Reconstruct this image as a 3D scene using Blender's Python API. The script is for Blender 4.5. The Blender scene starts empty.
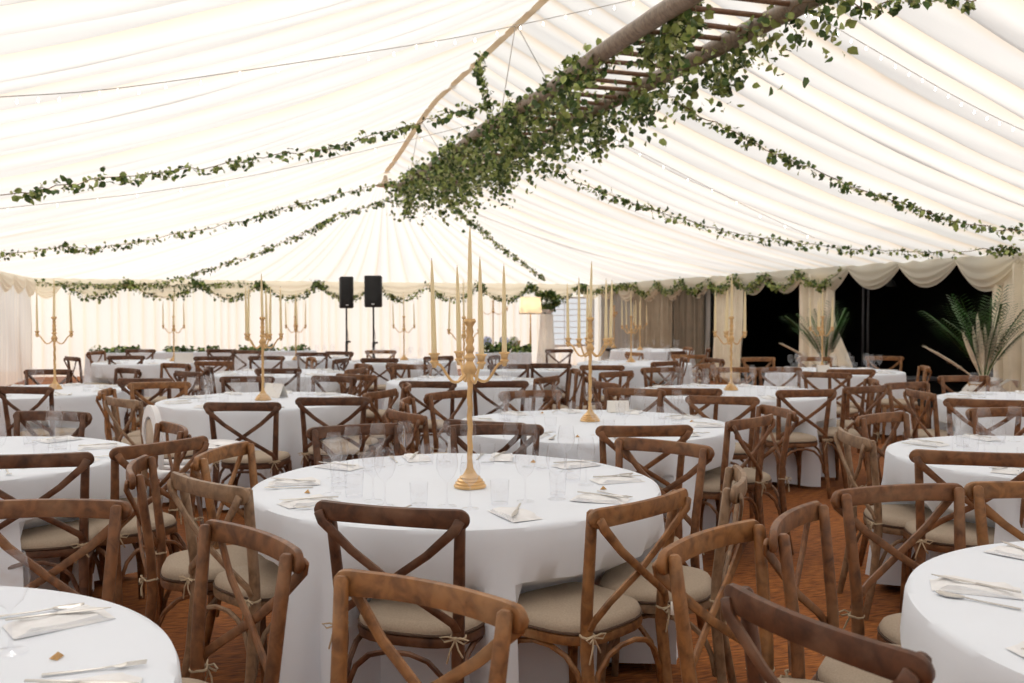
import bpy, bmesh, math, random
from mathutils import Vector, Matrix, noise
R = math.radians
rnd = random.Random(7)
COL = bpy.context.scene.collection
SC = bpy.context.scene

# ------------------------------------------------------------------ camera
F, CX, CY = 920.0, 512.0, 341.5
TH, PITCH, CAMZ = R(18.45), R(1.65), 1.48
cam_d = bpy.data.cameras.new('camera'); cam = bpy.data.objects.new('camera', cam_d); COL.objects.link(cam)
cam_d.sensor_width = 36; cam_d.lens = F*36/1024; cam_d.clip_start = .05; cam_d.clip_end = 200
cam.location = (0, 0, CAMZ); cam.rotation_euler = (R(90)-PITCH, 0, -TH)
cam_d.dof.use_dof = True; cam_d.dof.focus_distance = 3.3; cam_d.dof.aperture_fstop = 4.5
SC.camera = cam
# ------------------------------------------------------------------ sky, sun, exposure
w = bpy.data.worlds.new('sky'); SC.world = w; w.use_nodes = True
nt = w.node_tree; nt.nodes.clear()
wo = nt.nodes.new('ShaderNodeOutputWorld'); bg = nt.nodes.new('ShaderNodeBackground')
tc = nt.nodes.new('ShaderNodeTexCoord'); sp = nt.nodes.new('ShaderNodeSeparateXYZ'); cr = nt.nodes.new('ShaderNodeValToRGB')
nt.links.new(tc.outputs['Generated'], sp.inputs[0]); nt.links.new(sp.outputs['Z'], cr.inputs[0])
nt.links.new(cr.outputs[0], bg.inputs[0]); nt.links.new(bg.outputs[0], wo.inputs[0])
cr.color_ramp.elements[0].position = 0; cr.color_ramp.elements[0].color = (.97, .98, 1, 1)
cr.color_ramp.elements[1].position = .9; cr.color_ramp.elements[1].color = (1, 1, 1, 1)
e = cr.color_ramp.elements.new(.03); e.color = (1, 1.0, 1.0, 1)
bg.inputs[1].default_value = .72
sun_d = bpy.data.lights.new('sun', 'SUN'); sun = bpy.data.objects.new('sun', sun_d); COL.objects.link(sun)
sun_d.energy = 3.9; sun_d.angle = R(14); sun_d.color = (1, .97, .92)
sun.rotation_euler = (R(-50), 0, R(9))
SC.view_settings.view_transform = 'Standard'; SC.view_settings.look = 'None'
SC.view_settings.gamma = 1; SC.view_settings.use_curve_mapping = False
SC.view_settings.exposure = 0.2
try: SC.cycles.transparent_max_bounces = 32
except Exception: pass

# ------------------------------------------------------------------ plan coordinates
cT, sT = math.cos(TH), math.sin(TH)
def pl(lat, fwd, z=0): return Vector((fwd*sT + lat*cT, fwd*cT - lat*sT, z))   # right / ahead of the photographer
def at(u, v, z):
    """point of the horizontal plane z under a pixel"""
    a, b = (u-CX)/F, -(v-CY)/F
    fw = math.cos(PITCH) + b*math.sin(PITCH); up = b*math.cos(PITCH) - math.sin(PITCH)
    t = (z-CAMZ)/up
    return pl(a*t, fw*t, z)
def aty(u, v, y):
    """point of the cross plane y = const under a pixel"""
    a, b = (u-CX)/F, -(v-CY)/F
    fw = math.cos(PITCH) + b*math.sin(PITCH); up = b*math.cos(PITCH) - math.sin(PITCH)
    d = pl(a, fw); t = y/d.y
    return Vector((d.x*t, y, CAMZ+up*t))

# ------------------------------------------------------------------ materials
def mat(name):
    m = bpy.data.materials.new(name); m.use_nodes = True; n = m.node_tree
    n.nodes.clear(); o = n.nodes.new('ShaderNodeOutputMaterial'); return m, n, o
def pbr(name, col, rough=.6, metal=0, var=.12, scale=8, stretch=(1, 1, 1), bump=0, col2=None, em=0, coat=0):
    m, n, o = mat(name)
    b = n.nodes.new('ShaderNodeBsdfPrincipled'); n.links.new(b.outputs[0], o.inputs[0])
    b.inputs['Roughness'].default_value = rough; b.inputs['Metallic'].default_value = metal
    t = n.nodes.new('ShaderNodeTexCoord'); mp = n.nodes.new('ShaderNodeMapping'); mp.inputs['Scale'].default_value = stretch
    nz = n.nodes.new('ShaderNodeTexNoise'); nz.inputs['Scale'].default_value = scale; nz.inputs['Detail'].default_value = 4
    n.links.new(t.outputs['Object'], mp.inputs[0]); n.links.new(mp.outputs[0], nz.inputs[0])
    r = n.nodes.new('ShaderNodeValToRGB'); n.links.new(nz.outputs[0], r.inputs[0])
    c2 = col2 or tuple(min(1, c*(1+var)) for c in col); c1 = tuple(c*(1-var) for c in col)
    r.color_ramp.elements[0].position = .32; r.color_ramp.elements[0].color = (*c1, 1)
    r.color_ramp.elements[1].position = .68; r.color_ramp.elements[1].color = (*c2, 1)
    n.links.new(r.outputs[0], b.inputs['Base Color'])
    if bump:
        bp = n.nodes.new('ShaderNodeBump'); bp.inputs['Strength'].default_value = bump; bp.inputs['Distance'].default_value = .004
        n.links.new(nz.outputs[0], bp.inputs['Height']); n.links.new(bp.outputs[0], b.inputs['Normal'])
    if em:
        b.inputs['Emission Color'].default_value = (*col, 1); b.inputs['Emission Strength'].default_value = em
    return m
def wood(name, c1, c2, c3):
    """brown timber: long grain and worn, paler patches"""
    m, n, o = mat(name)
    b = n.nodes.new('ShaderNodeBsdfPrincipled'); n.links.new(b.outputs[0], o.inputs[0]); b.inputs['Roughness'].default_value = .5
    t = n.nodes.new('ShaderNodeTexCoord'); oi = n.nodes.new('ShaderNodeObjectInfo')
    ad = n.nodes.new('ShaderNodeVectorMath'); ad.operation = 'ADD'
    sc = n.nodes.new('ShaderNodeVectorMath'); sc.operation = 'SCALE'; sc.inputs[3].default_value = 7
    cb = n.nodes.new('ShaderNodeCombineXYZ'); n.links.new(oi.outputs['Random'], cb.inputs[0]); n.links.new(oi.outputs['Random'], cb.inputs[1])
    n.links.new(cb.outputs[0], sc.inputs[0]); n.links.new(t.outputs['Object'], ad.inputs[0]); n.links.new(sc.outputs[0], ad.inputs[1])
    mp = n.nodes.new('ShaderNodeMapping'); mp.inputs['Scale'].default_value = (16, 24, 15); n.links.new(ad.outputs[0], mp.inputs[0])
    n1 = n.nodes.new('ShaderNodeTexNoise'); n1.inputs['Scale'].default_value = 1.6; n1.inputs['Detail'].default_value = 8; n1.inputs['Distortion'].default_value = .6
    n.links.new(mp.outputs[0], n1.inputs[0])
    n2 = n.nodes.new('ShaderNodeTexNoise'); n2.inputs['Scale'].default_value = 9; n2.inputs['Detail'].default_value = 3; n.links.new(ad.outputs[0], n2.inputs[0])
    r1 = n.nodes.new('ShaderNodeValToRGB'); n.links.new(n1.outputs[0], r1.inputs[0])
    r1.color_ramp.elements[0].position = .22; r1.color_ramp.elements[0].color = (*c1, 1)
    r1.color_ramp.elements[1].position = .62; r1.color_ramp.elements[1].color = (*c2, 1)
    r2 = n.nodes.new('ShaderNodeValToRGB'); n.links.new(n2.outputs[0], r2.inputs[0])
    r2.color_ramp.elements[0].position = .5; r2.color_ramp.elements[0].color = (0, 0, 0, 1)
    r2.color_ramp.elements[1].position = .72; r2.color_ramp.elements[1].color = (.42, .42, .42, 1)
    mx = n.nodes.new('ShaderNodeMixRGB'); n.links.new(r2.outputs[0], mx.inputs[0]); n.links.new(r1.outputs[0], mx.inputs[1]); mx.inputs[2].default_value = (*c3, 1)
    n.links.new(mx.outputs[0], b.inputs['Base Color'])
    bp = n.nodes.new('ShaderNodeBump'); bp.inputs['Strength'].default_value = .3; bp.inputs['Distance'].default_value = .003
    n.links.new(n1.outputs[0], bp.inputs['Height']); n.links.new(bp.outputs[0], b.inputs['Normal'])
    return m
def sheer(name, col, tcol, clear, fold_shade_col=None, mixt=.55):
    """thin cloth: part of the light comes through; doubled at the tucks (attribute), where a tint paints in fold shading"""
    m, n, o = mat(name)
    d = n.nodes.new('ShaderNodeBsdfDiffuse'); t = n.nodes.new('ShaderNodeBsdfTranslucent'); tr = n.nodes.new('ShaderNodeBsdfTransparent')
    d.inputs[0].default_value = (*col, 1); t.inputs[0].default_value = (*tcol, 1); tr.inputs[0].default_value = (1, 1, 1, 1)
    m1 = n.nodes.new('ShaderNodeMixShader'); m1.inputs[0].default_value = mixt
    m2 = n.nodes.new('ShaderNodeMixShader'); m2.inputs[0].default_value = clear
    n.links.new(d.outputs[0], m1.inputs[1]); n.links.new(t.outputs[0], m1.inputs[2])
    n.links.new(m1.outputs[0], m2.inputs[1]); n.links.new(tr.outputs[0], m2.inputs[2]); n.links.new(m2.outputs[0], o.inputs[0])
    if fold_shade_col:
        a = n.nodes.new('ShaderNodeAttribute'); a.attribute_name = 'tuck'
        mr = n.nodes.new('ShaderNodeMapRange'); mr.inputs[3].default_value = clear; mr.inputs[4].default_value = 0
        n.links.new(a.outputs['Fac'], mr.inputs[0]); n.links.new(mr.outputs[0], m2.inputs[0])
        mx = n.nodes.new('ShaderNodeMixRGB'); n.links.new(a.outputs['Fac'], mx.inputs[0]); mx.inputs[1].default_value = (*tcol, 1); mx.inputs[2].default_value = (*fold_shade_col, 1)
        n.links.new(mx.outputs[0], t.inputs[0])
    return m
M = {}
M['wood0'] = wood('brown_wood', (.045, .015, .005), (.215, .086, .030), (.36, .20, .10))
M['wood1'] = wood('dark_wood', (.026, .008, .003), (.12, .044, .017), (.32, .18, .11))
M['wood2'] = wood('tawny_wood', (.07, .025, .008), (.31, .135, .042), (.46, .27, .13))
M['wood3'] = wood('weathered_wood', (.10, .055, .028), (.28, .17, .095), (.46, .34, .23))
M['linen'] = pbr('linen_pad', (.44, .355, .27), .9, var=.08, scale=160, bump=.3)
M['piping'] = pbr('dark_piping', (.10, .06, .04), .8)
M['twine'] = pbr('twine', (.48, .38, .26), .9)
M['cloth'] = pbr('white_table_linen', (.81, .865, .95), .85, var=.012, scale=3)
M['napkin'] = pbr('napkin_linen', (.85, .86, .88), .85, var=.03, scale=20)
M['steel'] = pbr('cutlery_steel', (.62, .60, .57), .38, metal=1, var=.05)
M['gold'] = pbr('brushed_brass', (.70, .46, .22), .42, metal=.6, var=.12, scale=20)
M['candle'] = pbr('candle_wax', (.96, .88, .66), .55, var=.02)
M['wick'] = pbr('wick', (.05, .04, .03), .9)
M['paper'] = pbr('paper', (.86, .84, .80), .8, var=.02)
M['crumb'] = pbr('bread', (.55, .33, .14), .9, var=.2, scale=50)
M['black'] = pbr('black_plastic', (.012, .012, .013), .5)
M['grille'] = pbr('speaker_grille', (.018, .018, .019), .7, scale=150, var=.5, bump=.5)
M['void'] = pbr('unlit_black', (.0025, .0025, .0025), 1)  # near-black colour stands in for the darkness inside the annexe
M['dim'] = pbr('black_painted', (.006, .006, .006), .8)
M['tube'] = pbr('aluminium_pole', (.10, .10, .11), .4, metal=.4)
M['leaf0'] = pbr('deep_leaf', (.06, .115, .022), .5, var=.45, scale=6)
M['leaf1'] = pbr('fresh_leaf', (.30, .37, .10), .5, var=.4, scale=6)
M['leaf2'] = pbr('pale_flower', (.55, .58, .30), .6, var=.3, scale=9)
M['palm'] = pbr('palm_leaf', (.05, .15, .028), .45, var=.5, scale=5)
M['dried'] = pbr('dried_frond', (.85, .77, .62), .9, var=.2, scale=12)
M['blue'] = pbr('hydrangea', (.55, .60, .82), .8, var=.2, scale=30)
M['stem'] = pbr('vine', (.20, .13, .07), .8)
M['log'] = wood('grey_log', (.12, .085, .058), (.27, .205, .15), (.36, .29, .22))
M['rung'] = wood('rung_wood', (.11, .055, .030), (.22, .115, .065), (.30, .19, .12))
M['wire'] = pbr('pale_wire', (.55, .53, .50), .6)
M['bulb'] = pbr('fairy_bulb', (1, .93, .78), .3, em=6)
M['tape'] = pbr('tan_webbing', (.62, .50, .37), .8)
M['white'] = pbr('white_plastic', (.80, .80, .82), .35, var=.02)
M['beige'] = pbr('beige_pad', (.55, .45, .36), .8)
M['grey'] = pbr('grey_metal', (.35, .35, .36), .4, metal=.6)
M['ceil'] = sheer('voile_lining', (.85, .84, .82), (.92, .90, .87), .07, (.80, .62, .42))  # beige last colour strengthens the fold shading along the creases
M['wall'] = sheer('wall_lining', (.88, .85, .79), (.92, .88, .81), .20, (.84, .74, .57))
M['candle'] = sheer('candle_wax_glow', (.97, .90, .68), (.95, .82, .52), 0, mixt=.4)
M['swag'] = sheer('valance_voile', (.96, .91, .78), (.92, .86, .72), .06, mixt=.45)
M['curt'] = pbr('cream_curtain', (.92, .85, .70), .9, var=.05, scale=5)
M['taupe'] = pbr('taupe_curtain', (.40, .34, .255), .9, var=.08, scale=5)
M['taupe2'] = pbr('dark_taupe_curtain', (.235, .195, .145), .9, var=.08, scale=5)
M['webbing'] = sheer('cream_webbing', (.88, .80, .68), (.9, .8, .66), 0)
M['shade'] = sheer('lamp_shade', (.85, .80, .72), (.85, .78, .66), 0)
# clear drinking glass
def glass():
    m, n, o = mat('clear_glass')
    g = n.nodes.new('ShaderNodeBsdfGlossy'); g.inputs[1].default_value = .04; g.inputs[0].default_value = (.95, .97, 1, 1)
    t = n.nodes.new('ShaderNodeBsdfTransparent'); t.inputs[0].default_value = (.90, .91, .925, 1)
    fr = n.nodes.new('ShaderNodeLayerWeight'); fr.inputs[0].default_value = .25
    p5 = n.nodes.new('ShaderNodeMath'); p5.operation = 'POWER'; p5.inputs[1].default_value = 4; n.links.new(fr.outputs['Facing'], p5.inputs[0])
    tm = n.nodes.new('ShaderNodeMixRGB'); tm.inputs[1].default_value = (.985, .985, .99, 1); tm.inputs[2].default_value = (.45, .47, .50, 1)
    n.links.new(p5.outputs[0], tm.inputs[0]); n.links.new(tm.outputs[0], t.inputs[0])
    pw = n.nodes.new('ShaderNodeMath'); pw.operation = 'POWER'; pw.inputs[1].default_value = 3
    ml = n.nodes.new('ShaderNodeMath'); ml.operation = 'MULTIPLY_ADD'; ml.inputs[1].default_value = .85; ml.inputs[2].default_value = .065
    x = n.nodes.new('ShaderNodeMixShader'); n.links.new(fr.outputs['Facing'], pw.inputs[0]); n.links.new(pw.outputs[0], ml.inputs[0]); n.links.new(ml.outputs[0], x.inputs[0])
    n.links.new(t.outputs[0], x.inputs[1]); n.links.new(g.outputs[0], x.inputs[2]); n.links.new(x.outputs[0], o.inputs[0]); return m
M['glass'] = glass()
def matting():
    m, n, o = mat('coir_matting')
    b = n.nodes.new('ShaderNodeBsdfPrincipled'); b.inputs['Roughness'].default_value = .9; n.links.new(b.outputs[0], o.inputs[0])
    t = n.nodes.new('ShaderNodeTexCoord')
    n1 = n.nodes.new('ShaderNodeTexNoise'); n1.inputs['Scale'].default_value = 1.3; n1.inputs['Detail'].default_value = 6
    mp = n.nodes.new('ShaderNodeMapping'); mp.inputs['Scale'].default_value = (14, 60, 1); n2 = n.nodes.new('ShaderNodeTexNoise'); n2.inputs['Scale'].default_value = 1; n2.inputs['Detail'].default_value = 4
    n.links.new(t.outputs['Object'], n1.inputs[0]); n.links.new(t.outputs['Object'], mp.inputs[0]); n.links.new(mp.outputs[0], n2.inputs[0])
    r1 = n.nodes.new('ShaderNodeValToRGB'); n.links.new(n2.outputs[0], r1.inputs[0])
    r1.color_ramp.elements[0].position = .3; r1.color_ramp.elements[0].color = (.14, .036, .006, 1)
    r1.color_ramp.elements[1].position = .7; r1.color_ramp.elements[1].color = (.50, .17, .030, 1)
    mx = n.nodes.new('ShaderNodeMixRGB'); mx.blend_type = 'MULTIPLY'; mx.inputs[0].default_value = .7
    r2 = n.nodes.new('ShaderNodeValToRGB'); n.links.new(n1.outputs[0], r2.inputs[0])
    r2.color_ramp.elements[0].position = .35; r2.color_ramp.elements[0].color = (.5, .42, .36, 1); r2.color_ramp.elements[1].position = .6; r2.color_ramp.elements[1].color = (1, 1, 1, 1)
    n.links.new(r1.outputs[0], mx.inputs[1]); n.links.new(r2.outputs[0], mx.inputs[2]); n.links.new(mx.outputs[0], b.inputs[0])
    bp = n.nodes.new('ShaderNodeBump'); bp.inputs['Strength'].default_value = .6; bp.inputs['Distance'].default_value = .01
    n.links.new(n2.outputs[0], bp.inputs['Height']); n.links.new(bp.outputs[0], b.inputs['Normal']); return m
M['floor'] = matting()

# ------------------------------------------------------------------ mesh builder
class MB:
    def __init__(s): s.v = []; s.f = []; s.mi = []; s.tuck = None
    def add(s, vs, fs, mi=0):
        o = len(s.v); s.v += [tuple(p) for p in vs]; s.f += [tuple(i+o for i in f) for f in fs]; s.mi += [mi]*len(fs)
    def grid(s, rows, wrap=False, mi=0):
        n = len(rows[0]); o = len(s.v)
        for r in rows: s.v += [tuple(p) for p in r]
        for i in range(len(rows)-1):
            for j in range(n if wrap else n-1):
                k = (j+1) % n
                s.f.append((o+i*n+j, o+i*n+k, o+(i+1)*n+k, o+(i+1)*n+j)); s.mi.append(mi)
    def lathe(s, prof, seg=16, c=(0, 0, 0), mi=0, caps=True):
        rows = [[(c[0]+r*math.cos(2*math.pi*k/seg), c[1]+r*math.sin(2*math.pi*k/seg), c[2]+z) for k in range(seg)] for r, z in prof]
        o = len(s.v); s.grid(rows, True, mi)
        if caps:
            s.f.append(tuple(reversed(range(o, o+seg)))); s.mi.append(mi)
            e = o+(len(rows)-1)*seg; s.f.append(tuple(range(e, e+seg))); s.mi.append(mi)
    def sweep(s, pts, rx, ry=None, seg=8, up=(0, 0, 1), round_ends=True, mi=0, sq=1.0):
        """tube / slat along pts; rx, ry half sizes (scalar or per-point); sq<1 squarer section"""
        pts = [Vector(p) for p in pts]; n = len(pts); ry = rx if ry is None else ry
        rxs = rx if isinstance(rx, (list, tuple)) else [rx]*n; rys = ry if isinstance(ry, (list, tuple)) else [ry]*n
        rows = []; upv = Vector(up)
        def frame(i):
            t = (pts[min(i+1, n-1)]-pts[max(i-1, 0)]).normalized()
            a = t.cross(upv)
            if a.length < 1e-4: a = t.cross(Vector((0, 1, 0)))
            a.normalize(); return t, a, a.cross(t).normalized()
        def ring(i, k=1, push=0):
            t, a, b = frame(i); r = []
            for q in range(seg):
                th = 2*math.pi*(q+.5)/seg; c, d = math.cos(th), math.sin(th)
                c = math.copysign(abs(c)**sq, c); d = math.copysign(abs(d)**sq, d)
                r.append(pts[i]+t*push+a*c*rxs[i]*k+b*d*rys[i]*k)
            return r
        if round_ends:
            m = min(rxs[0], rys[0]); rows.append(ring(0, .6, -m*.5))
        for i in range(n): rows.append(ring(i))
        if round_ends:
            m = min(rxs[-1], rys[-1]); rows.append(ring(n-1, .6, m*.5))
        o = len(s.v); s.grid(rows, True, mi)
        s.f.append(tuple(reversed(range(o, o+seg)))); s.mi.append(mi)
        e = o+(len(rows)-1)*seg; s.f.append(tuple(range(e, e+seg))); s.mi.append(mi)
    def box(s, c, h, rz=0, mi=0, bev=0):
        cx, cy, cz = c; hx, hy, hz = h; ca, sa = math.cos(rz), math.sin(rz)
        b = bev or min(h)*.15
        prof = [(-hz, b), (-hz+b, 0), (hz-b, 0), (hz, b)]; rows = []
        for z, k in prof:
            x, y = hx-k, hy-k
            cs = [(x-b, y), (x, y-b), (x, -y+b), (x-b, -y), (-x+b, -y), (-x, -y+b), (-x, y-b), (-x+b, y)]
            rows.append([(cx+p*ca-q*sa, cy+p*sa+q*ca, cz+z) for p, q in reversed(cs)])
        o = len(s.v); s.grid(rows, True, mi)
        s.f.append(tuple(reversed(range(o, o+8)))); s.mi.append(mi); s.f.append(tuple(range(o+24, o+32))); s.mi.append(mi)
    def ball(s, c, r, seg=8, mi=0, sz=1):
        n = max(4, seg//2+1)
        s.lathe([(max(r*math.sin(math.pi*i/n), r*.05), -r*sz*math.cos(math.pi*i/n)) for i in range(n+1)], seg, c, mi)
    def mesh(s, name, mats, smooth=True):
        me = bpy.data.meshes.new(name); me.from_pydata(s.v, [], s.f)
        mats = mats if isinstance(mats, (list, tuple)) else [mats]
        for m in mats: me.materials.append(M[m])
        me.polygons.foreach_set('material_index', s.mi)
        if smooth: me.polygons.foreach_set('use_smooth', [True]*len(s.f))
        if s.tuck:
            a = me.attributes.new('tuck', 'FLOAT', 'POINT'); a.data.foreach_set('value', s.tuck)
        me.update()
        if smooth: me.set_sharp_from_angle(angle=R(50))
        return me
def link(name, me, parent=None, loc=None):
    o = bpy.data.objects.new(name, me); COL.objects.link(o)
    if parent: o.parent = parent
    if loc is not None: o.location = loc
    return o
def tag(o, label=None, cat=None, group=None, kind=None):
    if label: o['label'] = label
    if cat: o['category'] = cat
    if group: o['group'] = group
    if kind: o['kind'] = kind
    return o
def thing(name, label, cat, loc=(0, 0, 0), rz=0, group=None):
    o = bpy.data.objects.new(name, None); COL.objects.link(o); o.empty_display_size = .1
    o.location = loc; o.rotation_euler = (0, 0, rz); return tag(o, label, cat, group)
def copy_tree(o, parent=None):
    c = o.copy(); COL.objects.link(c)
    if parent: c.parent = parent; c.matrix_parent_inverse = o.matrix_parent_inverse
    for ch in KIDS.get(o.name, []): copy_tree(ch, c)
    return c
KIDS = {}
def reg(o):      # remember a finished prototype's children (and theirs)
    KIDS[o.name] = [c for c in COL.objects if c.parent == o]
    for c in KIDS[o.name]: reg(c)
def struct(name, mb, mats, smooth=True): return tag(link(name, mb.mesh(name, mats, smooth)), kind='structure')

# ------------------------------------------------------------------ the tent
XL, XR, XM, YB, Y0 = -3.95, 10.85, 3.45, 24.4, -3.0
EZ, RZ = 2.36, 4.91           # eave and ridge heights
YA, ZA = 18.4, 4.41           # where the ridge ends and the hip starts
def ridge_z(y): 
    t = min(1, max(0, (y-14.0)/(YA-14.0))); return RZ+(ZA-RZ)*t*t*(3-2*t)*.6+(ZA-RZ)*t*.4
b = MB(); b.add([(-6, -5, 0), (XR+5.5, -5, 0), (XR+5.5, 27, 0), (-6, 27, 0)], [(0, 1, 2, 3)]); struct('floor', b, 'floor', False)

def tucks(a, b_, lo, hi, rd):
    t = [a]
    while t[-1] < b_: t.append(t[-1]+rd.uniform(lo, hi))
    return t
def build_ceiling():
    rd = random.Random(3); b = MB(); tk = []
    tp = tucks(Y0, YA, .26, .62, rd); tp[-1] = YA
    amp = [rd.uniform(.05, .15) for _ in tp]; skew = [rd.uniform(.28, .72) for _ in tp]
    NT = 28
    for side in (-1, 1):
        XE = XR if side > 0 else XL
        rows = []; tr = []
        for i in range(len(tp)-1):
            NS = 9
            for k in range(NS + (1 if i == len(tp)-2 else 0)):
                q = k/NS; y = tp[i]+(tp[i+1]-tp[i])*q
                # each pleat bellies down from one sewn tuck to the next
                sk = skew[i]; qq = (q/sk*.5) if q < sk else .5+(q-sk)/(1-sk)*.5
                bel = math.sin(math.pi*qq)**.8
                row = []; rt = []
                for j in range(NT+1):
                    t = j/NT; x = XM+(XE-XM)*t
                    rz = ridge_z(y); z = rz+(EZ-rz)*t
                    z -= .42*4*t*(1-t)*.75*(1-.25*t)
                    am = amp[i]*(.35+.65*math.sin(math.pi*min(1, .12+t*.85)))
                    wv = .10*math.sin(t*3.1+i*1.7)*t*(1-t)
                    z += -am*bel + .008*math.sin(t*23+q*9+i*2) + .012*noise.noise((t*5, y*3, side*4))
                    row.append((x, y+wv, z)); rt.append(max(0, 1-abs(q-0)/.22)*.7 if q < .5 else max(0, 1-abs(1-q)/.15)*.4)
                rows.append(row); tr.append(rt)
        b.grid(rows)
        for r in tr: tk += r
    # hip: pleats fan out of the ridge end to the eaves
    A = Vector((XM, YA, ZA))
    per = []
    def seg(p, q, n):
        for i in range(n): per.append(Vector(p).lerp(Vector(q), i/n))
    seg((XR, YA, EZ), (XR, YB, EZ), 130); seg((XR, YB, EZ), (XL, YB, EZ), 330); seg((XL, YB, EZ), (XL, YA, EZ), 131); per.append(Vector((XL, YA, EZ)))
    rows = []; NT2 = 18; ph = 0; i = 0; wid = 12; amp_ = .05; cnt = 0
    for idx, p in enumerate(per):
        if cnt >= wid: cnt = 0; wid = rd.choice((7, 9, 11, 14)); amp_ = rd.uniform(.03, .08)
        q = cnt/wid; cnt += 1; row = []
        for j in range(NT2+1):
            t = .012+(1-.012)*j/NT2
            P = A.lerp(p, t); P.z -= .22*4*t*(1-t); P.z -= amp_*math.sin(math.pi*q)*min(1, t*1.6)*1.0
            if j == NT2: P.z = EZ-amp_*.3*math.sin(math.pi*q)
            row.append(P); tk.append(max(0, 1-q/.2)*.6 if j else .6)
        rows.append(row)
    b.grid(rows); b.tuck = tk
    struct('ceiling', b, 'ceil')
build_ceiling()
# ridge webbing and the gathered collar where it ends
b = MB(); ys = [Y0+(YA-Y0)*i/60 for i in range(61)]
b.sweep([(XM, y, ridge_z(y)-.085) for y in ys], .055, .008, 6, up=(0, 0, 1), round_ends=False); struct('trim_1', b, 'webbing')
t = thing('ridge_fitting', 'tan triangular gathering collar where the ceiling ridge ends above the ladder', 'fitting', (XM, YA-.05, ZA-.34))
b = MB(); b.lathe([(.03, .2), (.05, .12), (.09, .05), (.2, 0), (.19, -.015)], 14); link('collar', b.mesh('collar', 'tape'), t)
b = MB(); b.lathe([(.02, .0), (.035, -.02), (.03, -.06), (.01, -.07)], 10); link('finial', b.mesh('finial', 'tape'), t)

def pleat_wall(name, P, Q, n, h0, h1, m, amp=.05, lo=.14, hi=.34, seed=1, inward=Vector((0, -1, 0)), holes=()):
    rd = random.Random(seed); P, Q = Vector(P), Vector(Q); L = (Q-P).length; d = (Q-P)/L
    tp = tucks(0, L, lo, hi, rd); tp[-1] = L
    b = MB(); tk = []; S = []
    for i in range(len(tp)-1):
        a = rd.uniform(.3, 1)*amp
        for k in range(6):
            q = k/6; S.append((tp[i]+(tp[i+1]-tp[i])*q, a*math.sin(math.pi*q), max(0, 1-q/.25)*.8))
    S.append((L, 0, .5))
    NZ = 8; spans = []; lo_ = 0
    for (a0, a1, z0, z1) in sorted(holes): spans.append((lo_, a0, h0, h1)); spans.append((a0, a1, h0, z0)); spans.append((a0, a1, z1, h1)); lo_ = a1
    spans.append((lo_, L, h0, h1))
    for (s0, s1, z0, z1) in spans:
        ss = [x for x in S if s0 <= x[0] <= s1]
        if len(ss) < 2 or z1 <= z0: continue
        rows = []
        for j in range(NZ+1):
            z = z0+(z1-z0)*j/NZ; fl = .6+.4*(1-(z-h0)/(h1-h0))
            rows.append([P+d*x[0]+inward*(x[1]*fl+.01*math.sin(z*3+x[0]*2))+Vector((0, 0, z)) for x in ss])
            tk += [x[2] for x in ss]
        b.grid(rows)
    b.tuck = tk
    return struct(name, b, m)
# window hole in the back wall (pixels 549-592)
wx0, wx1 = aty(550, 320, YB).x, aty(593, 320, YB).x
pleat_wall('wall_back', (XL, YB, 0), (XR, YB, 0), 0, 0, EZ+.05, 'wall', .07, seed=5, holes=[(wx0-XL, wx1-XL, .62, 1.98)])
pleat_wall('wall_left', (XL, Y0, 0), (XL, YB, 0), 0, 0, EZ+.05, 'wall', .07, seed=6, inward=Vector((1, 0, 0)))
pleat_wall('wall_rear', (XL, Y0, 0), (XR, Y0, 0), 0, 0, EZ+2.5, 'wall', .05, seed=8, inward=Vector((0, 1, 0)))
# clear window panel with glazing bars in the back wall
def window(name, P, Q, z0, z1, nx, nz):
    P, Q = Vector(P), Vector(Q); d = (Q-P).normalized(); L = (Q-P).length
    o = tag(bpy.data.objects.new(name, None), kind='structure'); COL.objects.link(o)
    b = MB()
    for z in (z0, z1): b.sweep([P+Vector((0, 0, z)), Q+Vector((0, 0, z))], .035, .03, 6)
    for s_ in (0, L): b.sweep([P+d*s_+Vector((0, 0, z0)), P+d*s_+Vector((0, 0, z1))], .035, .03, 6)
    for i in range(1, nz): b.sweep([P+Vector((0, 0, z0+(z1-z0)*i/nz)), Q+Vector((0, 0, z0+(z1-z0)*i/nz))], .012, .012, 5)
    for i in range(1, nx): b.sweep([P+d*(L*i/nx)+Vector((0, 0, z0)), P+d*(L*i/nx)+Vector((0, 0, z1))], .012, .012, 5)
    link('window_frame', b.mesh('window_frame', 'white'), o)
    b = MB(); b.add([P+Vector((0, .01, z0)), Q+Vector((0, .01, z0)), Q+Vector((0, .01, z1)), P+Vector((0, .01, z1))], [(0, 1, 2, 3)])
    link('pane', b.mesh('pane', 'glass', False), o)
window('window_1', (wx0, YB, 0), (wx1, YB, 0), .62, 1.98, 3, 8)

# right wall: solid lining with two wide openings into a dark annexe
def yr(u): return (F*XR/cT/(u-204.7)-XR*sT)/cT
Y_A, Y_B, Y_C, Y_D = 9.9, yr(857), yr(803), yr(712)
IN = Vector((-1, 0, 0))
pleat_wall('wall_right', (XR, Y0, 0), (XR, Y_A-.2, 0), 0, 0, EZ+.05, 'wall', .07, seed=9, inward=IN)
b = MB()     # wall lining beyond the openings
o_ = pleat_wall('wall_right_far', (XR, Y_D+.1, 0), (XR, YB, 0), 0, 0, EZ+.05, 'wall', .07, seed=10, inward=IN)
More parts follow.
